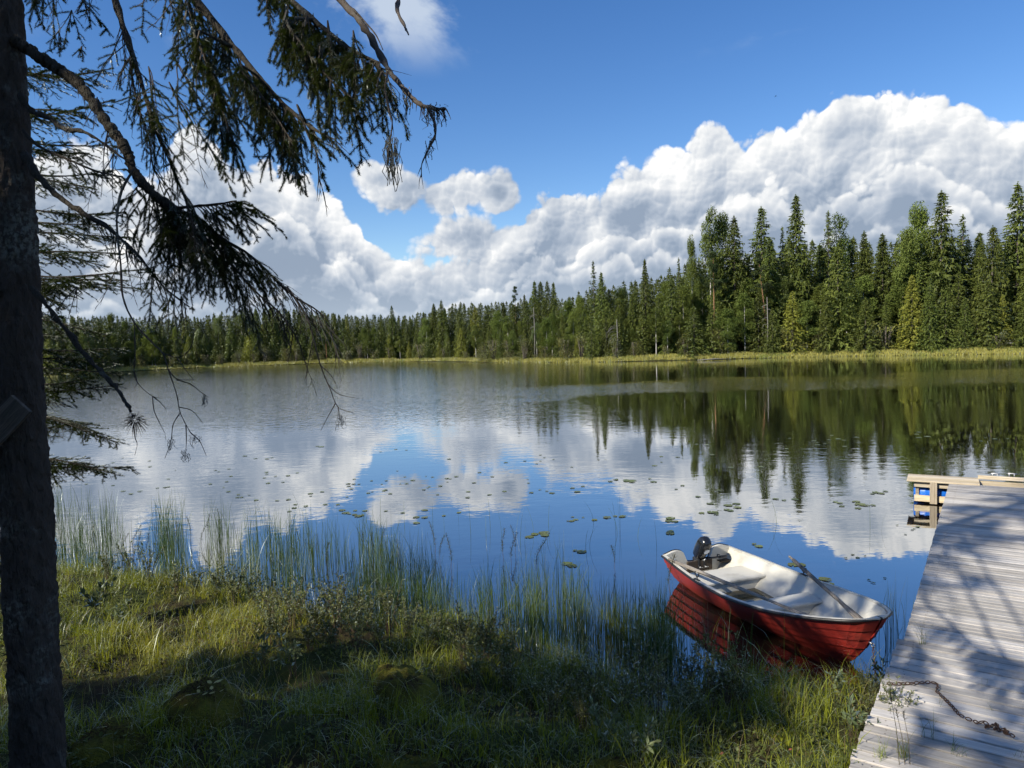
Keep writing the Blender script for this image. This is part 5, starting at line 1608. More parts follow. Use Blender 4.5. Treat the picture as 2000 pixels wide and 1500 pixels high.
# ------------------------------------------------------------------ a second, younger spruce behind the trunk
M_needle2 = foliage_mat('young_spruce_needles_near', (0.012, 0.022, 0.007), (0.050, 0.068, 0.016), 0.2, None, 0.7, 0.2, 0.3)
d2 = 7.6
base2 = at(-75, 1210, 0.35)
base2 = Vector((atd(-75, 700, d2).x, d2, 0.25))
young = empty('spruce_tree', base2)
tag(young, 'younger spruce just beyond the left edge, its flat boughs showing behind the trunk', 'spruce')
MB().tube([(0, 0, -0.3), (0.05, 0, 3.0), (0, 0, 8.5)], [0.12, 0.085, 0.02], 10).build('trunk', M_bark, young, True)
tips = [(215, 135), (195, 160), (225, 195), (165, 220), (235, 285), (175, 300), (245, 330), (190, 370), (245, 415), (215, 440), (268, 465), (235, 495), (290, 525), (250, 548), (285, 565), (205, 520), (120, 598), (115, 618), (150, 560),
        (240, 680), (222, 708), (235, 730), (230, 752), (180, 738), (120, 790), (165, 828), (232, 866), (200, 848), (260, 912), (225, 925), (170, 905), (130, 650), (210, 655)]
mid2 = M_needle; M_needle = M_needle2
for k, (tx, ty) in enumerate(tips):
    B = Bough(100 + k)
    tip = atd(tx, ty, d2 + B.rg.uniform(-0.9, 0.4))
    z0 = tip.z + B.rg.uniform(0.0, 0.25)
    root = Vector((base2.x, base2.y, z0))
    thin = 790 <= ty <= 840
    midp = root.lerp(tip, 0.55) + Vector((0, B.rg.normal(0, 0.15), B.rg.uniform(-0.12, 0.16)))
    P = B.path([root, midp, tip], 0.014, 0.003, 6, 0.25, 6)
    n = 26
    for i in range(n):
        t = 0.30 + 0.70 * (i + B.rg.random() * 0.6) / n
        q, tan = along(P, min(0.999, t))
        h = tan.cross(Vector((0, 0, 1))).normalized() * (1 if i % 2 else -1)
        B.twig(q, tan * 0.9 + h * 0.75 + DN * 0.25 + Vector((0, 0, B.rg.normal(0, 0.2))), 0.42 * (1.15 - t) + 0.08, 0.0035, 0.12, 1300 if not thin else 200, 1, 0.08 if not thin else 0.6, 0.045, 0.018, 0.2)
    B.needles(P[len(P) // 2:], 1800, 0.019)
    B.finish(young, base2, M_limb)
M_needle = mid2

# ------------------------------------------------------------------ spruces behind the photographer; they shade the bank, the boat and the jetty
SHADE = [(-4.01, -2.08, 19.67, 6, 4.189), (-11.23, -1.04, 21.64, 6, 1.047), (-9.29, -4.97, 21.07, 1, 1.047), (-18.95, 3.48, 9.89, 4, 3.142), (-21.18, -5.36, 17.95, 0, 3.142), (-13.17, -8.71, 8, 3, 4.189),
         (-4.23, -10.29, 17.36, 5, 3.142), (-7.78, -10.36, 19.08, 1, 5.236), (-16.95, -4.51, 16.52, 3, 1.047), (-8.92, -0.56, 9.27, 4, 5.236), (-15.08, -4.83, 15.83, 3, 5.236), (-11.24, -8.68, 10.61, 6, 4.189)]
for k, (x, y_, H, vr, rz) in enumerate(SHADE):
    tree('spruce_tree', 'tall spruce standing on the near bank behind the viewer', 'spruce', (x, y_, 0.6), H * 0.97, (SPR + [SPR_SPARSE])[vr], T_SPR, rz=rz, group='spruces on the bank behind the viewer')

# ------------------------------------------------------------------ plants of the near bank
M_grass = foliage_mat('bank_grass', (0.095, 0.125, 0.015), (0.340, 0.375, 0.042), 0.40, (0.38, 0.35, 0.05), 0.6, 0.0, 0.3)
M_sedge = foliage_mat('green_sedge', (0.032, 0.064, 0.018), (0.125, 0.180, 0.040), 0.35, (0.20, 0.20, 0.04), 0.6, 0.0, 0.5)
M_straw = foliage_mat('dry_straw', (0.14, 0.105, 0.05), (0.34, 0.27, 0.13), 0.25, None, 0.7, 0.0, 0.3)
M_myrtle = foliage_mat('bog_myrtle_leaves', (0.060, 0.080, 0.024), (0.210, 0.225, 0.080), 0.2, None, 0.7, 0.45, 0.4)
M_willow = foliage_mat('grey_willow_leaves', (0.06, 0.085, 0.035), (0.17, 0.20, 0.095), 0.2, None, 0.7, 0.4, 0.4)
M_mare = foliage_mat('water_plant_leaves', (0.020, 0.035, 0.016), (0.060, 0.085, 0.035), 0.15, None, 0.6, 0.3, 0.4)
M_stem = plain_mat('brown_plant_stem', (0.075, 0.048, 0.030), 0.7, 0, 0.3, 30.0, 0.1)
M_moss = None
mt, nt, out = new_mat('sphagnum_moss')
P = world_co(nt)
n1 = nt.noise(P, 4.0, 4.0, 0.6); n2 = nt.noise(P, 60.0, 4.0, 0.65); n3 = nt.voro(P, 90.0, 0.0)
c = nt.mix(nt.maprange(n1, 0.38, 0.60), (0.045, 0.026, 0.014), (0.17, 0.155, 0.022))
c = nt.mix(nt.maprange(n2, 0.40, 0.65), c, (0.105, 0.105, 0.020))
principled(nt, out, c, 0.95, nt.bump(nt.math('SUBTRACT', n2, nt.math('MULTIPLY', n3, 0.6)), 1.0, 0.02), spec=0.1)
M_moss = mt
M_leaf_y = plain_mat('fallen_birch_leaf', (0.36, 0.31, 0.10), 0.7, 0, 0.25, 40.0, 0.1)
M_leaf_r = plain_mat('red_marsh_leaf', (0.22, 0.06, 0.03), 0.7, 0, 0.25, 40.0, 0.1)
M_pad = foliage_mat('water_lily_pad', (0.055, 0.075, 0.022), (0.165, 0.185, 0.055), 0.1, None, 0.4, 0.55, 0.6)
M_pad_edge = M_pad

prnd = np.random.default_rng(12)
CF = np.array(C_FWD[:]); CR = np.array(C_RT[:]); CU = np.array(C_UP[:])
def to_px(X):
    v = X - np.array([0, 0, CAM_H]); w = np.maximum(v @ CF, 0.05)
    return 1000 + FPX * (v @ CR) / w, 750 - FPX * (v @ CU) / w
def blades(base, h, w, bend, az, seg=3):
    """Curved tapering grass blades as one (V, F)."""
    n = len(base)
    lean = np.stack([np.cos(az), np.sin(az), 0 * az], 1)
    side = np.stack([-np.sin(az), np.cos(az), 0 * az], 1)
    tw = prnd.uniform(-1.2, 1.2, n)
    sd = side * np.cos(tw)[:, None] + lean * np.sin(tw)[:, None]
    V = []
    for k in range(seg):
        t = k / seg
        p = base + np.array([0, 0, 1.0]) * (h * (t - 0.42 * bend * t * t))[:, None] + lean * (h * bend * t * t * 0.9)[:, None]
        ww = (w * (1 - 0.55 * t))[:, None]
        V += [p - sd * ww, p + sd * ww]
    tip = base + np.array([0, 0, 1.0]) * (h * (1 - 0.42 * bend - 0.25 * np.maximum(bend - 0.6, 0)))[:, None] + lean * (h * bend * 0.9)[:, None]
    V.append(tip)
    m = 2 * seg + 1
    VV = np.stack(V, 1).reshape(-1, 3)
    o = (np.arange(n) * m)[:, None]
    F = []
    for k in range(seg - 1):
        a = 2 * k
        F += [np.concatenate([o + a, o + a + 1, o + a + 3], 1), np.concatenate([o + a, o + a + 3, o + a + 2], 1)]
    F.append(np.concatenate([o + 2 * seg - 2, o + 2 * seg - 1, o + 2 * seg], 1))
    return VV, np.concatenate(F)

# moss hummocks
def hummock(px, py, z, rx, ry, h, label):
    c0 = at(px, py, z); n = 64; m = 26
    gz = float(ground_z(np.array([c0.x]), np.array([c0.y]))[0])
    V = [(0, 0, h)]; F = []
    rg = random.Random(int(px))
    for j in range(1, m + 1):
        t = j / m
        for k in range(n):
            a = 2 * math.pi * k / n
            x, y_ = rx * t * math.cos(a), ry * t * math.sin(a)
            b = float(fbm(np.array([x * 5 + px]), np.array([y_ * 5 + py]), 8, 3)[0]) - 0.5
            b2 = float(fbm(np.array([x * 22 + px]), np.array([y_ * 22 + py]), 18, 2)[0]) - 0.5
            V.append((x * (1 + 0.5 * b), y_ * (1 + 0.5 * b), h * (1 - t ** 2.4) + 0.10 * b * (1 - t * 0.5) + 0.075 * b2 - 0.12 * t ** 4))
    for k in range(n): F.append((0, 1 + k, 1 + (k + 1) % n))
    for j in range(m - 1):
        for k in range(n):
            a, b = 1 + j * n + k, 1 + j * n + (k + 1) % n
            F.append((a, a + n, b + n, b))
    o = MB().add(V, F).build('moss_hummock', M_moss, None, True, (c0.x, c0.y, gz - 0.03))
    tag(o, label, 'hummock')
    return Vector((c0.x, c0.y, gz - 0.03)), rx, ry, h
HUM = [hummock(775, 1345, 0.42, 0.42, 0.50, 0.27, 'rounded moss hummock with a yellow sunlit crown at the bottom centre left'),
       hummock(392, 1425, 0.45, 0.40, 0.40, 0.26, 'dark moss hummock strewn with fallen leaves to the right of the trunk'),
       hummock(1195, 1497, 0.45, 0.34, 0.30, 0.16, 'low straw-covered hummock at the bottom edge right of centre'),
       hummock(215, 1478, 0.50, 0.34, 0.30, 0.16, 'low mossy hummock at the foot of the left trunk'),
       hummock(800, 1492, 0.45, 0.42, 0.30, 0.14, 'flat green moss cushion at the bottom edge left of centre')]

# grass of the bank
def bank_points(n, x0, x1, y0, y1):
    X = prnd.uniform(x0, x1, n); Y = prnd.uniform(y0, y1, n)
    d = lake_sd(X, Y); Z = ground_z(X, Y)
    px, py = to_px(np.stack([X, Y, Z], 1))
    ok = (px > -150) & (px < 2150) & (py < 1640)
    return X[ok], Y[ok], Z[ok], d[ok], px[ok], py[ok]
def on_dock(X, Y, mrg=0.0):
    rx = (X - D0.x) * E2.x + (Y - D0.y) * E2.y
    return rx > -0.10 + mrg
def near_hummock(X, Y):
    k = np.zeros(len(X), bool)
    for c0, rx, ry, h in HUM: k |= (((X - c0.x) / rx) ** 2 + ((Y - c0.y) / ry) ** 2) < 0.62
    return k
def bank_grass():
    X, Y, Z, d, px, py = bank_points(340000, -10, 5, 3.4, 13.5)
    tuft = fbm(X * 1.7, Y * 1.7, 41, 3)
    fine = fbm(X * 7, Y * 7, 47, 2)
    keep = (d > -0.15) & ~on_dock(X, Y, 0.02) & (prnd.random(len(X)) < np.clip((tuft - 0.32) * 3.2, 0.06, 1) * np.clip((fine - 0.25) * 2.6, 0.1, 1))
    keep &= ~(near_hummock(X, Y) & (prnd.random(len(X)) < 0.3))
    far = np.hypot(X, Y)
    keep &= prnd.random(len(X)) < np.clip(7.5 / far, 0.35, 1.0)
    X, Y, Z, d, tuft = X[keep], Y[keep], Z[keep], d[keep], tuft[keep]
    n = len(X)
    h = prnd.uniform(0.07, 0.25, n) * (0.30 + 1.45 * tuft) + 0.16 * smooth(0.9, 0.1, d) * prnd.random(n)
    long = prnd.random(n) < 0.12
    h[long] *= prnd.uniform(1.4, 2.2, long.sum())
    V, F = blades(np.stack([X, Y, Z - 0.02], 1), h, np.where(prnd.random(n) < 0.10, prnd.uniform(0.004, 0.0065, n), prnd.uniform(0.0015, 0.0034, n)), prnd.uniform(0.15, 1.05, n), prnd.uniform(0, 6.283, n))
    o = link('bank_grass', np_mesh('bank_grass', V, F, M_grass))
    tag(o, 'green and yellow marsh grass covering the near bank', 'grass', kind='stuff')
    return n
bank_grass()
def straw():
    X, Y, Z, d, px, py = bank_points(18000, -9, 5, 3.4, 12.5)
    tuft = fbm(X * 1.3, Y * 1.3, 61, 3)
    k = (d > -0.3) & ~on_dock(X, Y, 0.02) & (prnd.random(len(X)) < np.clip((tuft - 0.4) * 3.0, 0.05, 1))
    X, Y, Z = X[k], Y[k], Z[k]; n = len(X)
    V, F = blades(np.stack([X, Y, Z - 0.02], 1), prnd.uniform(0.15, 0.42, n), prnd.uniform(0.0010, 0.0022, n), prnd.uniform(0.1, 1.2, n), prnd.uniform(0, 6.283, n))
    tag(link('dry_grass', np_mesh('dry_grass', V, F, M_straw)), 'dry straw-coloured grass stalks among the green of the bank', 'grass', kind='stuff')
straw()
M_herb = foliage_mat('marsh_herb_leaves', (0.030, 0.045, 0.012), (0.150, 0.165, 0.040), 0.25, (0.13, 0.065, 0.025), 0.6, 0.0, 0.35)
def herbs():
    """Low broad leaves and litter between the grass."""
    X, Y, Z, d, px, py = bank_points(9500, -9, 5, 3.4, 12.0)
    pt = fbm(X * 2.1, Y * 2.1, 81, 3)
    k = (d > -0.05) & ~on_dock(X, Y, 0.05) & (prnd.random(len(X)) < np.clip((pt - 0.38) * 4.0, 0.05, 1))
    X, Y, Z = X[k], Y[k], Z[k]
    T = []
    for j in range(9):
        n = len(X)
        a = prnd.uniform(0, 6.28, n); el = prnd.uniform(-0.2, 1.0, n)
        b = np.stack([X + prnd.normal(0, 0.03, n), Y + prnd.normal(0, 0.03, n), Z + prnd.uniform(0.0, 0.13, n)], 1)
        dr = np.stack([np.cos(a) * np.cos(el), np.sin(a) * np.cos(el), np.sin(el)], 1)
        sd = np.stack([-np.sin(a), np.cos(a), 0 * a], 1)
        L = prnd.uniform(0.018, 0.050, n); w = L * prnd.uniform(0.2, 0.45, n)
        m1 = b + dr * (L * 0.45)[:, None]; tip = b + dr * L[:, None]
        T.append(np.stack([b, m1 - sd * w[:, None], tip], 1)); T.append(np.stack([b, tip, m1 + sd * w[:, None]], 1))
    T = np.concatenate(T)
    tag(link('marsh_herbs', np_mesh('marsh_herbs', T.reshape(-1, 3), np.arange(len(T) * 3).reshape(-1, 3), M_herb)), 'low broad-leaved marsh herbs and litter between the grass of the bank', 'herbs', kind='stuff')
herbs()
# sedge standing in the shallows, clump by clump
def sedge():
    base = []
    for i in range(1750):
        px = prnd.uniform(70, 1330)
        edge = np.interp(px, [70, 200, 400, 650, 800, 1000, 1100, 1250, 1330], [1105, 1105, 1135, 1180, 1203, 1245, 1272, 1300, 1310])
        py = edge + prnd.uniform(-115, 30) * (1.0 if px < 1180 else 0.6)
        if fbm(np.array([px * 0.012]), np.array([py * 0.02]), 71, 3)[0] < 0.38 + 0.12 * ((edge - py) > 45): continue
        p = at(px, py, 0.0)
        k = int(prnd.integers(2, 9))
        a = prnd.normal(0, 0.045, (k, 2))
        base.append(np.stack([p.x + a[:, 0], p.y + a[:, 1], np.full(k, -0.05)], 1))
    for (px, py, k) in ((1290, 1215, 10), (1340, 1250, 14), (1175, 1262, 40), (1130, 1255, 40), (1200, 1250, 30), (1745, 1250, 16), (1735, 1262, 12), (1755, 1225, 10), (1085, 1150, 8), (860, 1200, 40), (820, 1190, 60), (1420, 1290, 16), (1380, 1280, 20), (1460, 1320, 16)):
        p = at(px, py, 0.0); a = prnd.normal(0, 0.07, (k, 2))
        base.append(np.stack([p.x + a[:, 0], p.y + a[:, 1], np.full(k, -0.05)], 1))
    Bp = np.concatenate(base); n = len(Bp)
    h = prnd.uniform(0.38, 0.95, n) * np.where(Bp[:, 1] > 9.5, 1.05, 0.9)
    V, F = blades(Bp, h, prnd.uniform(0.0018, 0.0042, n), np.clip(prnd.normal(0.16, 0.16, n), 0.02, 0.9), prnd.uniform(0, 6.283, n), 4)
    tag(link('shore_sedge', np_mesh('shore_sedge', V, F, M_sedge)), 'tall upright sedge growing in the shallows along the near bank', 'sedge', kind='stuff')
    # single stems further out
    base = []
    for (px, py) in ((1030, 1040), (1036, 1020), (985, 1025), (1070, 1030), (1085, 1045), (1150, 1050), (1165, 1000), (1210, 1010), (1205, 1018), (1255, 1035), (1270, 1050), (1010, 1015), (930, 1030), (905, 1000), (860, 1010), (790, 1000),
                     (745, 985), (720, 1000), (660, 990), (620, 1000), (570, 985), (560, 1010), (490, 1000), (430, 985), (200, 1010), (155, 1000), (130, 985), (195, 1030), (280, 1020), (1510, 1000), (1705, 1010), (1712, 1020), (1080, 1000), (960, 1000)):
        for j in range(int(prnd.integers(1, 4))):
            p = at(px + prnd.normal(0, 8), py + prnd.normal(22, 6), 0.0); base.append((p.x, p.y, -0.05))
    Bp = np.array(base); n = len(Bp)
    V, F = blades(Bp, prnd.uniform(0.45, 0.8, n), np.full(n, 0.0030), np.clip(prnd.normal(0.2, 0.15, n), 0.02, 0.8), prnd.uniform(0, 6.283, n), 5)
    tag(link('lake_rush', np_mesh('lake_rush', V, F, M_sedge)), 'scattered thin rush stems standing further out in the water', 'rush', kind='stuff')
sedge()

# bog myrtle and willow shrubs, each a thing with stems and leaves
def shrub_meshes(seed, nst, H, spread, leaf, per, mat, low=0.35):
    rg = np.random.default_rng(seed); mb = MB(); tris = []
    for i in range(nst):
        a = rg.uniform(0, 6.28); r = rg.uniform(0.1, 1.0) * spread; h = H * rg.uniform(0.6, 1.05)
        pts = [Vector((0.03 * math.cos(a), 0.03 * math.sin(a), -0.08)), Vector((r * .35 * math.cos(a), r * .35 * math.sin(a), h * .5)), Vector((r * math.cos(a) + rg.normal(0, .03), r * math.sin(a) + rg.normal(0, .03), h))]
        P = catmull(pts, 4)
        mb.tube(P, [0.0032 * (1 - 0.6 * k / (len(P) - 1)) for k in range(len(P))], 4, False)
        n = per
        t = low + (1 - low) * rg.random(n) ** 0.8
        for tt in t:
            q, tan = along(P, min(0.999, tt)); q = np.array(q[:]); tan = np.array(tan[:])
            d = tan * 0.7 + rg.normal(0, 0.55, 3); d /= np.linalg.norm(d)
            s = np.cross(d, rg.normal(0, 1, 3)); s /= np.linalg.norm(s) + 1e-9
            L = leaf * rg.uniform(0.6, 1.25); w = L * 0.17
            m1 = q + d * L * 0.5
            tris.append([q, m1 - s * w, q + d * L]); tris.append([q, q + d * L, m1 + s * w + np.cross(d, s) * w * 0.5])
    T = np.array(tris)
    return mb.mesh('stems', M_stem), np_mesh('leaves', T.reshape(-1, 3), np.arange(len(T) * 3).reshape(-1, 3), mat)
MYR = [shrub_meshes(400 + k, 15, 0.46 + 0.06 * k, 0.24, 0.040, 30, M_myrtle) for k in range(4)]
WIL = [shrub_meshes(420 + k, 6, 0.42, 0.16, 0.075, 16, M_willow, 0.55) for k in range(3)]
def shrub(name, label, cat, px, py, z, meshes, s, group, rz=None):
    p = at(px, py, z)
    g = float(ground_z(np.array([p.x]), np.array([p.y]))[0])
    e = empty(name, (p.x, p.y, max(g, -0.12) - 0.02), prnd.uniform(0, 6.28) if rz is None else rz)
    e.scale = (s, s, s * prnd.uniform(0.85, 1.15))
    tag(e, label, cat, group)
    link('stem', meshes[0], e); link('leaves', meshes[1], e)
    return e
zones = [('grey-green bog myrtle bush in the left waterside thicket', 'bog myrtle left of the red boat along the water', [(300, 1130), (340, 1140), (380, 1150), (420, 1145), (455, 1160), (490, 1165), (250, 1120), (210, 1125), (520, 1170), (560, 1180), (600, 1190), (640, 1175), (660, 1190), (690, 1195), (720, 1200), (610, 1225), (650, 1230), (700, 1235), (560, 1225), (520, 1220)]),
         ('bog myrtle bush in the dark thicket at mid bank', 'bog myrtle in the middle of the bank', [(760, 1215), (800, 1230), (850, 1240), (900, 1255), (740, 1250), (690, 1270), (640, 1270), (600, 1265), (560, 1270), (520, 1275), (950, 1270), (980, 1290), (930, 1310), (1000, 1320), (1040, 1330), (900, 1290)]),
         ('low shaded bog myrtle bush between sedge and red boat', 'bog myrtle beside the red boat', [(1090, 1320), (1130, 1340), (1180, 1350), (1230, 1330), (1270, 1340), (1310, 1310), (1350, 1320), (1330, 1350), (1390, 1330), (1420, 1345), (1280, 1380), (1220, 1390), (1150, 1390), (1080, 1390), (1370, 1380), (1450, 1350), (1240, 1290), (1400, 1290), (1350, 1275)]),
         ('small bog myrtle bush growing over the jetty edge', 'bog myrtle at the edge of the jetty', [(1745, 1390), (1725, 1400), (1700, 1385), (1765, 1398), (1690, 1340)])]
ORD = ['first', 'second', 'third', 'fourth', 'fifth', 'sixth', 'seventh', 'eighth', 'ninth', 'tenth', 'eleventh', 'twelfth', 'thirteenth', 'fourteenth', 'fifteenth', 'sixteenth', 'seventeenth', 'eighteenth', 'nineteenth', 'twentieth']
ORD += ['twenty-' + q for q in ORD[:9]]
for lab, grp, spots in zones:
    for k, (px, py) in enumerate(sorted(spots)):
        shrub('bog_myrtle_bush', '%s, %s from the left' % (lab, ORD[k]), 'shrub', px + prnd.normal(0, 6), py + 22 + prnd.normal(0, 4), 0.25, MYR[int(prnd.integers(4))], prnd.uniform(0.75, 1.1) * (0.62 if px > 1600 else 1.0), grp)
for (px, py, s, lab) in ((195, 1215, 1.15, 'pale-leaved willow shoot catching the light near the left trunk'), (235, 1240, 0.9, 'small willow shoot low down near the left trunk'), (1665, 1420, 0.9, 'pale willow shoot in the sunlit grass left of the jetty'),
                        (1185, 1470, 0.9, 'grey-leaved willow shoot at the bottom of the picture right of centre'), (1250, 1495, 0.9, 'grey-leaved willow shoot at the bottom edge left of the jetty'), (520, 1310, 0.9, 'dark willow shoot in the shaded thicket left of centre'),
                        (575, 1320, 0.9, 'dark willow shoot on the right of another in the shaded thicket'), (945, 1250, 0.8, 'small pale willow shoot above the centre of the bank'), (840, 1245, 0.8, 'willow shoot in the light behind the moss hummock'), (1640, 1330, 0.8, 'willow shoot under the bow of the red boat'), (1725, 1310, 0.8, 'willow shoot between the bow of the boat and the jetty')):
    shrub('willow_shoot', lab, 'shrub', px, py + 18, 0.3, WIL[int(prnd.integers(3))], s, None)
# whorled water plants standing in the shallows
def whorl_mesh(seed):
    rg = np.random.default_rng(seed); mb = MB(); tris = []
    P = catmull([Vector((0, 0, -0.1)), Vector((rg.normal(0, .03), 0, 0.25)), Vector((rg.normal(0, .07), rg.normal(0, .07), 0.55))], 6)
    mb.tube(P, 0.003, 5, False)
    for j in range(24):
        q, tan = along(P, 0.35 + 0.645 * j / 24); q = np.array(q[:])
        for k in range(5):
            a = rg.uniform(0, 6.28); d = np.array([math.cos(a), math.sin(a), rg.uniform(-0.1, 0.9)]); d /= np.linalg.norm(d)
            s = np.cross(d, [0, 0, 1.0]); s /= np.linalg.norm(s); L = rg.uniform(0.035, 0.06)
            tris.append([q - s * 0.003, q + s * 0.003, q + d * L]); tris.append([q + d * L * .5 - s * .004, q + d * L * .5 + s * .004, q + d * L])
    T = np.array(tris)
    return mb.mesh('stem', M_stem), np_mesh('leaves', T.reshape(-1, 3), np.arange(len(T) * 3).reshape(-1, 3), M_mare)
WH = [whorl_mesh(500 + k) for k in range(4)]
for k_, (px, py) in enumerate(sorted(((220, 1080), (240, 1085), (262, 1078), (290, 1095), (330, 1085), (345, 1075), (370, 1060), (395, 1065), (410, 1050), (430, 1045), (185, 1085), (275, 1100), (640, 1110), (690, 1120), (710, 1085), (730, 1100), (850, 1080), (860, 1095), (880, 1110), (985, 1090), (1000, 1100), (1005, 1080), (1050, 1120), (1200, 1110), (1310, 1160), (620, 1090), (780, 1110), (745, 1090)))):
    p = at(px, py, 0.0)
    e = empty('water_plant', (p.x, p.y, -0.03), prnd.uniform(0, 6.28)); s = prnd.uniform(0.75, 1.1); e.scale = (s, s, s)
    tag(e, 'dark narrow-leaved plant upright in the shallows, %s from the left' % ORD[k_], 'water plant', 'whorled plants in the shallows')
    m_ = WH[int(prnd.integers(4))]; link('stem', m_[0], e); link('leaves', m_[1], e)

# water lily pads
def pad_mesh(seed):
    rg = random.Random(seed); n = 18; V = [(0, 0, 0.002)]; F = []
    cut = 0.35
    for k in range(n + 1):
        a = cut / 2 + (2 * math.pi - cut) * k / n
        r = 1.0 + rg.uniform(-0.05, 0.05)
        V.append((r * 0.55 * math.cos(a), r * 0.55 * math.sin(a), 0.004))
    for k in range(n + 1):
        a = cut / 2 + (2 * math.pi - cut) * k / n
        r = 1.0 + rg.uniform(-0.05, 0.05)
        V.append((r * math.cos(a), r * 0.86 * math.sin(a), 0.003 + 0.004 * max(0, rg.gauss(0, 0.8))))
    for k in range(n):
        F.append((0, 1 + k, 2 + k)); F.append((1 + k, n + 2 + k, n + 3 + k, 2 + k))
    return MB().add(V, F).mesh('lily_pad', M_pad)
PADS = [pad_mesh(k) for k in range(5)]
clusters = [(1425, 990, 7, 26, 7, .15), (1385, 1000, 4, 14, 5, .15), (1312, 1012, 3, 10, 6, .16), (1237, 940, 8, 22, 4, .16), (1200, 938, 4, 12, 3, .13), (1690, 985, 5, 16, 4, .17), (1717, 962, 4, 14, 4, .15), (1640, 982, 3, 10, 4, .12),
            (1535, 975, 3, 14, 4, .15), (1205, 1008, 4, 16, 3, .13), (1130, 1015, 6, 26, 5, .10), (1060, 1045, 3, 14, 4, .16), (1045, 1050, 3, 16, 4, .15), (1110, 1105, 2, 14, 4, .17), (1130, 1075, 2, 12, 4, .14), (1300, 1042, 3, 14, 4, .14),
            (1560, 1105, 2, 10, 3, .15), (1580, 1128, 2, 16, 4, .15), (1610, 1135, 2, 10, 3, .14), (1480, 1065, 2, 8, 3, .14), (690, 945, 10, 60, 14, .10), (560, 925, 8, 50, 12, .12), (620, 980, 12, 60, 14, .12), (480, 960, 8, 60, 12, .10),
            (780, 955, 12, 70, 18, .10), (880, 935, 10, 60, 14, .11), (960, 960, 10, 60, 16, .10), (700, 1000, 8, 40, 10, .14), (820, 1010, 8, 50, 12, .12), (400, 930, 8, 60, 16, .10), (300, 950, 8, 60, 16, .10), (1060, 905, 8, 60, 12, .12),
            (1650, 870, 6, 70, 10, .14), (1790, 855, 5, 50, 6, .16), (1930, 860, 4, 40, 5, .15), (1700, 900, 6, 50, 8, .13), (1600, 855, 4, 60, 8, .13), (1470, 905, 4, 60, 10, .12), (1330, 950, 5, 50, 10, .12), (1290, 900, 4, 50, 10, .12),
            (520, 895, 6, 50, 8, .12), (620, 873, 2, 14, 2, .2), (780, 885, 4, 60, 8, .12), (230, 905, 6, 40, 10, .11), (1700, 1135, 4, 30, 8, .05), (1690, 1082, 4, 20, 8, .06), (1780, 1030, 5, 26, 6, .07), (1380, 870, 2, 20, 4, .14), (1080, 960, 6, 40, 8, .12)]
npad = 0
pad_words = {True: 'large green lily pad floating among others near the boat and jetty', False: 'small lily pad floating far out on the open water'}
for (px, py, k, sx, sy, s) in clusters:
    for j in range(k):
        x, y_ = px + prnd.normal(0, sx * 0.75), py + prnd.normal(0, sy * 0.75)
        p = at(x, y_, 0.0)
        if lake_sd(np.array([p.x]), np.array([p.y]))[0] > -0.4: continue
        sc = s * prnd.uniform(0.32, 0.68)
        near = x > 1000 and y_ > 925
        spot = 'beside the stern of the red boat' if near and 1250 < x < 1500 and y_ > 1030 else 'off the far side of the red boat' if near and x >= 1500 and y_ > 1050 else 'in open water left of the jetty float' if near and x > 1580 else 'out beyond the boat motor' if near and x > 1330 else 'out beyond the sedge, left of the boat' if near else 'on the tree reflections at the right' if x > 1250 else 'in the middle of the lake' if x > 850 else 'on the left half of the lake' if x > 500 else 'far left near the hanging branches'
        o = link('lily_pad', PADS[int(prnd.integers(5))], None, (p.x, p.y, 0.004 + 0.0004 * (npad % 9)), (0, 0, prnd.uniform(0, 6.28)), (sc, sc, 1.0))
        tag(o, ('green lily pad floating ' if near else 'small thin-looking lily pad floating ') + spot, 'lily pad', 'large lily pads near the boat' if near else 'lily pads far out')
        npad += 1

# tufts and stalks on the jetty
def tuft(px, py, n, h, label, mat=None, z=ZD, bend=0.45):
    p = at(px, py, z)
    a = prnd.normal(0, 0.02, (n, 2))
    b = np.stack([a[:, 0], a[:, 1], np.full(n, -0.02)], 1)
    V, F = blades(b, prnd.uniform(0.4, 1.0, n) * h, np.full(n, 0.0016), np.clip(prnd.normal(bend, 0.25, n), 0.05, 1.1), prnd.uniform(0, 6.283, n), 5)
    o = link('grass_tuft', np_mesh('grass_tuft', V, F, mat or M_sedge), None, p)
    tag(o, label, 'grass tuft')
tuft(1803, 1258, 16, 0.36, 'green grass tuft growing between the planks at the joint of the jetty')
tuft(1922, 1340, 6, 0.14, 'tiny grass sprout between planks right of the chain')
tuft(1931, 1386, 3, 0.17, 'single bent grass blade standing between planks of the jetty')
tuft(1835, 1375, 5, 0.24, 'thin grass stalks between the planks beside the bend of the chain')
tuft(1812, 1440, 12, 0.30, 'grass tuft between the planks below the chain')
tuft(1870, 1470, 22, 0.22, 'bent yellowing grass tuft on the planks at the bottom of the jetty', None, ZD, 0.8)
tuft(1990, 1480, 10, 0.2, 'grass tuft at the lower right corner of the jetty')
tuft(1765, 1478, 40, 0.26, 'thick grass tuft at the near left corner of the jetty', M_grass)
tuft(1720, 1480, 30, 0.24, 'grass tuft beside the thick one at the near left corner of the jetty', M_grass)
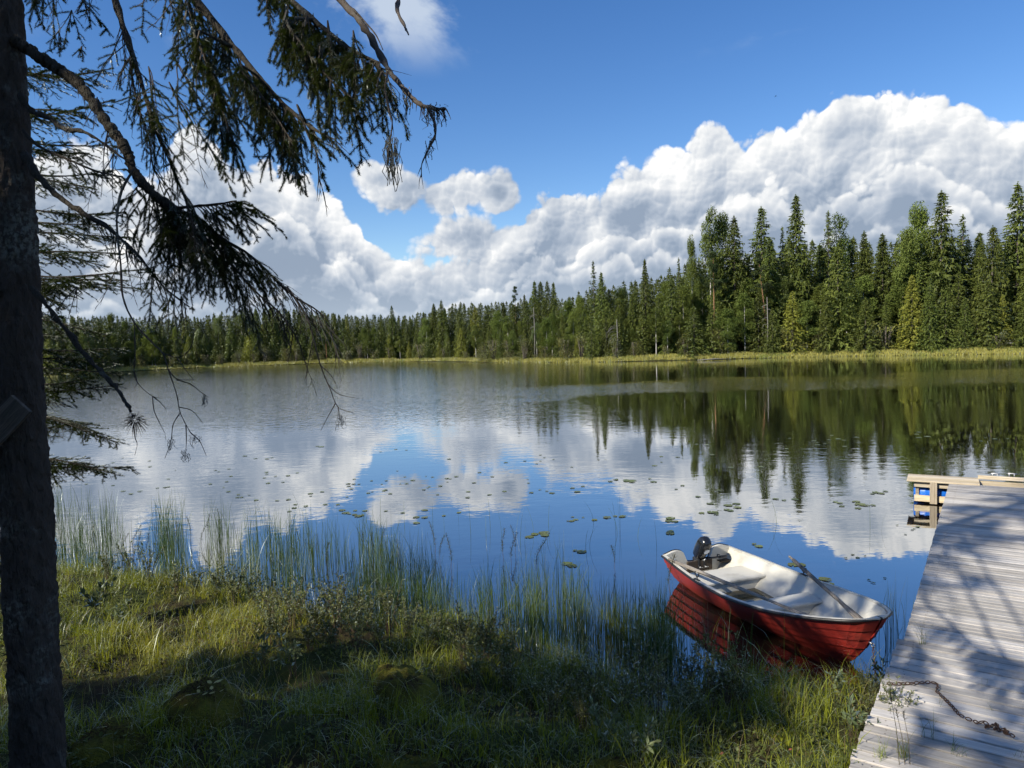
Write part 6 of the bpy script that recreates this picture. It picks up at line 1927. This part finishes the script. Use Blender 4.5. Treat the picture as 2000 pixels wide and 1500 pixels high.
def stalk(px0, py0, px1, py1, label):
    a = at(px0, py0, 0.42); b = atd(px1, py1, a.y - 0.05)
    e = empty('grass_stalk', a); tag(e, label, 'grass stalk', 'dry stalks at the jetty')
    c0 = b - a
    MB().tube([(0, 0, 0), c0 * 0.5 + Vector((0.012, 0, 0.0)), c0], [0.0028, 0.0022, 0.0014], 5).build('culm', M_straw, e, True)
    pts = []
    mb = MB()
    for k in range(14):
        q = c0 * (0.86 + 0.14 * k / 14)
        mb.tube([q, q + Vector((prnd.normal(0, .012), prnd.normal(0, .012), 0.022))], [0.002, 0.0006], 3, False)
    mb.build('seed_head', M_straw, e)
for (a0, b0, c0, d0) in ((1757, 1500, 1738, 1350), (1768, 1500, 1750, 1385), (1778, 1500, 1764, 1390)): stalk(a0, b0, c0, d0, 'dry straw stalk rising in front of the near corner of the jetty')

# fallen leaves on the hummock and a few red leaves in the sedge
def leaf_mesh():
    V = [(0, 0, 0), (0.35, 0.28, 0.04), (0.75, 0.26, 0.02), (1.0, 0, 0.06), (0.75, -0.26, 0.05), (0.35, -0.28, 0.0)]
    return V, [(0, 1, 2, 3), (0, 3, 4, 5)]
LV, LF = leaf_mesh()
LM = MB().add(LV, LF).mesh('fallen_leaf', M_leaf_y); LR = MB().add(LV, LF).mesh('red_leaf', M_leaf_r)
c0, rx, ry, hh_ = HUM[1]
for k in range(18):
    a = prnd.uniform(0, 6.28); t = prnd.uniform(0.15, 0.95)
    x, y_ = c0.x + rx * t * math.cos(a), c0.y - abs(ry * t * math.sin(a)) * 0.8
    z_ = c0.z + hh_ * (1 - t ** 2.4) + 0.05
    o = link('fallen_leaf', LM, None, (x, y_, z_), (prnd.normal(0.3, 0.25), prnd.normal(0, 0.25), prnd.uniform(0, 6.28)), (0.05,) * 3)
    tag(o, 'yellowed fallen leaf lying on the dark moss hummock', 'leaf', 'fallen leaves on the hummock')
for (px, py) in ((940, 1258), (1540, 1418), (1050, 1480), (1405, 1437), (1880, 1465), (905, 1250)):
    p = at(px, py, 0.50); p.z = float(ground_z(np.array([p.x]), np.array([p.y]))[0]) + 0.12
    o = link('red_leaf', LR, None, p, (prnd.normal(0, 0.5), prnd.normal(0, 0.5), prnd.uniform(0, 6.28)), (0.032,) * 3)
    tag(o, 'red autumn leaf caught in the marsh grass', 'leaf', 'red leaves in the grass')

# a bird high over the lake
M_bird = plain_mat('dark_feathers', (0.03, 0.03, 0.032), 0.8, 0, 0.2, 30.0, 0.1)
V = [(-0.10, 0, 0), (-0.03, 0.022, 0.0), (-0.03, -0.022, 0.0), (-0.03, 0, 0.022), (-0.03, 0, -0.022), (0.05, 0.018, 0), (0.05, -0.018, 0), (0.05, 0, 0.02), (0.05, 0, -0.016), (0.09, 0, 0.008), (-0.16, 0.03, 0.0), (-0.16, -0.03, 0.0),
     (0.0, 0.12, 0.05), (0.045, 0.11, 0.05), (-0.05, 0.26, 0.02), (0.0, -0.12, 0.05), (0.045, -0.11, 0.05), (-0.05, -0.26, 0.02)]
F = [(0, 1, 3), (0, 3, 2), (0, 2, 4), (0, 4, 1), (1, 5, 7, 3), (3, 7, 6, 2), (2, 6, 8, 4), (4, 8, 5, 1), (5, 9, 7), (7, 9, 6), (6, 9, 8), (8, 9, 5), (0, 10, 11), (1, 12, 13, 5), (12, 14, 13), (2, 6, 16, 15), (15, 16, 17)]
bird = MB().add(V, F).build('flying_bird', M_bird, None, False, atd(1515, 188, 75.0), (R(12), R(5), R(200)))
tag(bird, 'tiny dark bird flying against the blue sky above the cloud', 'bird')
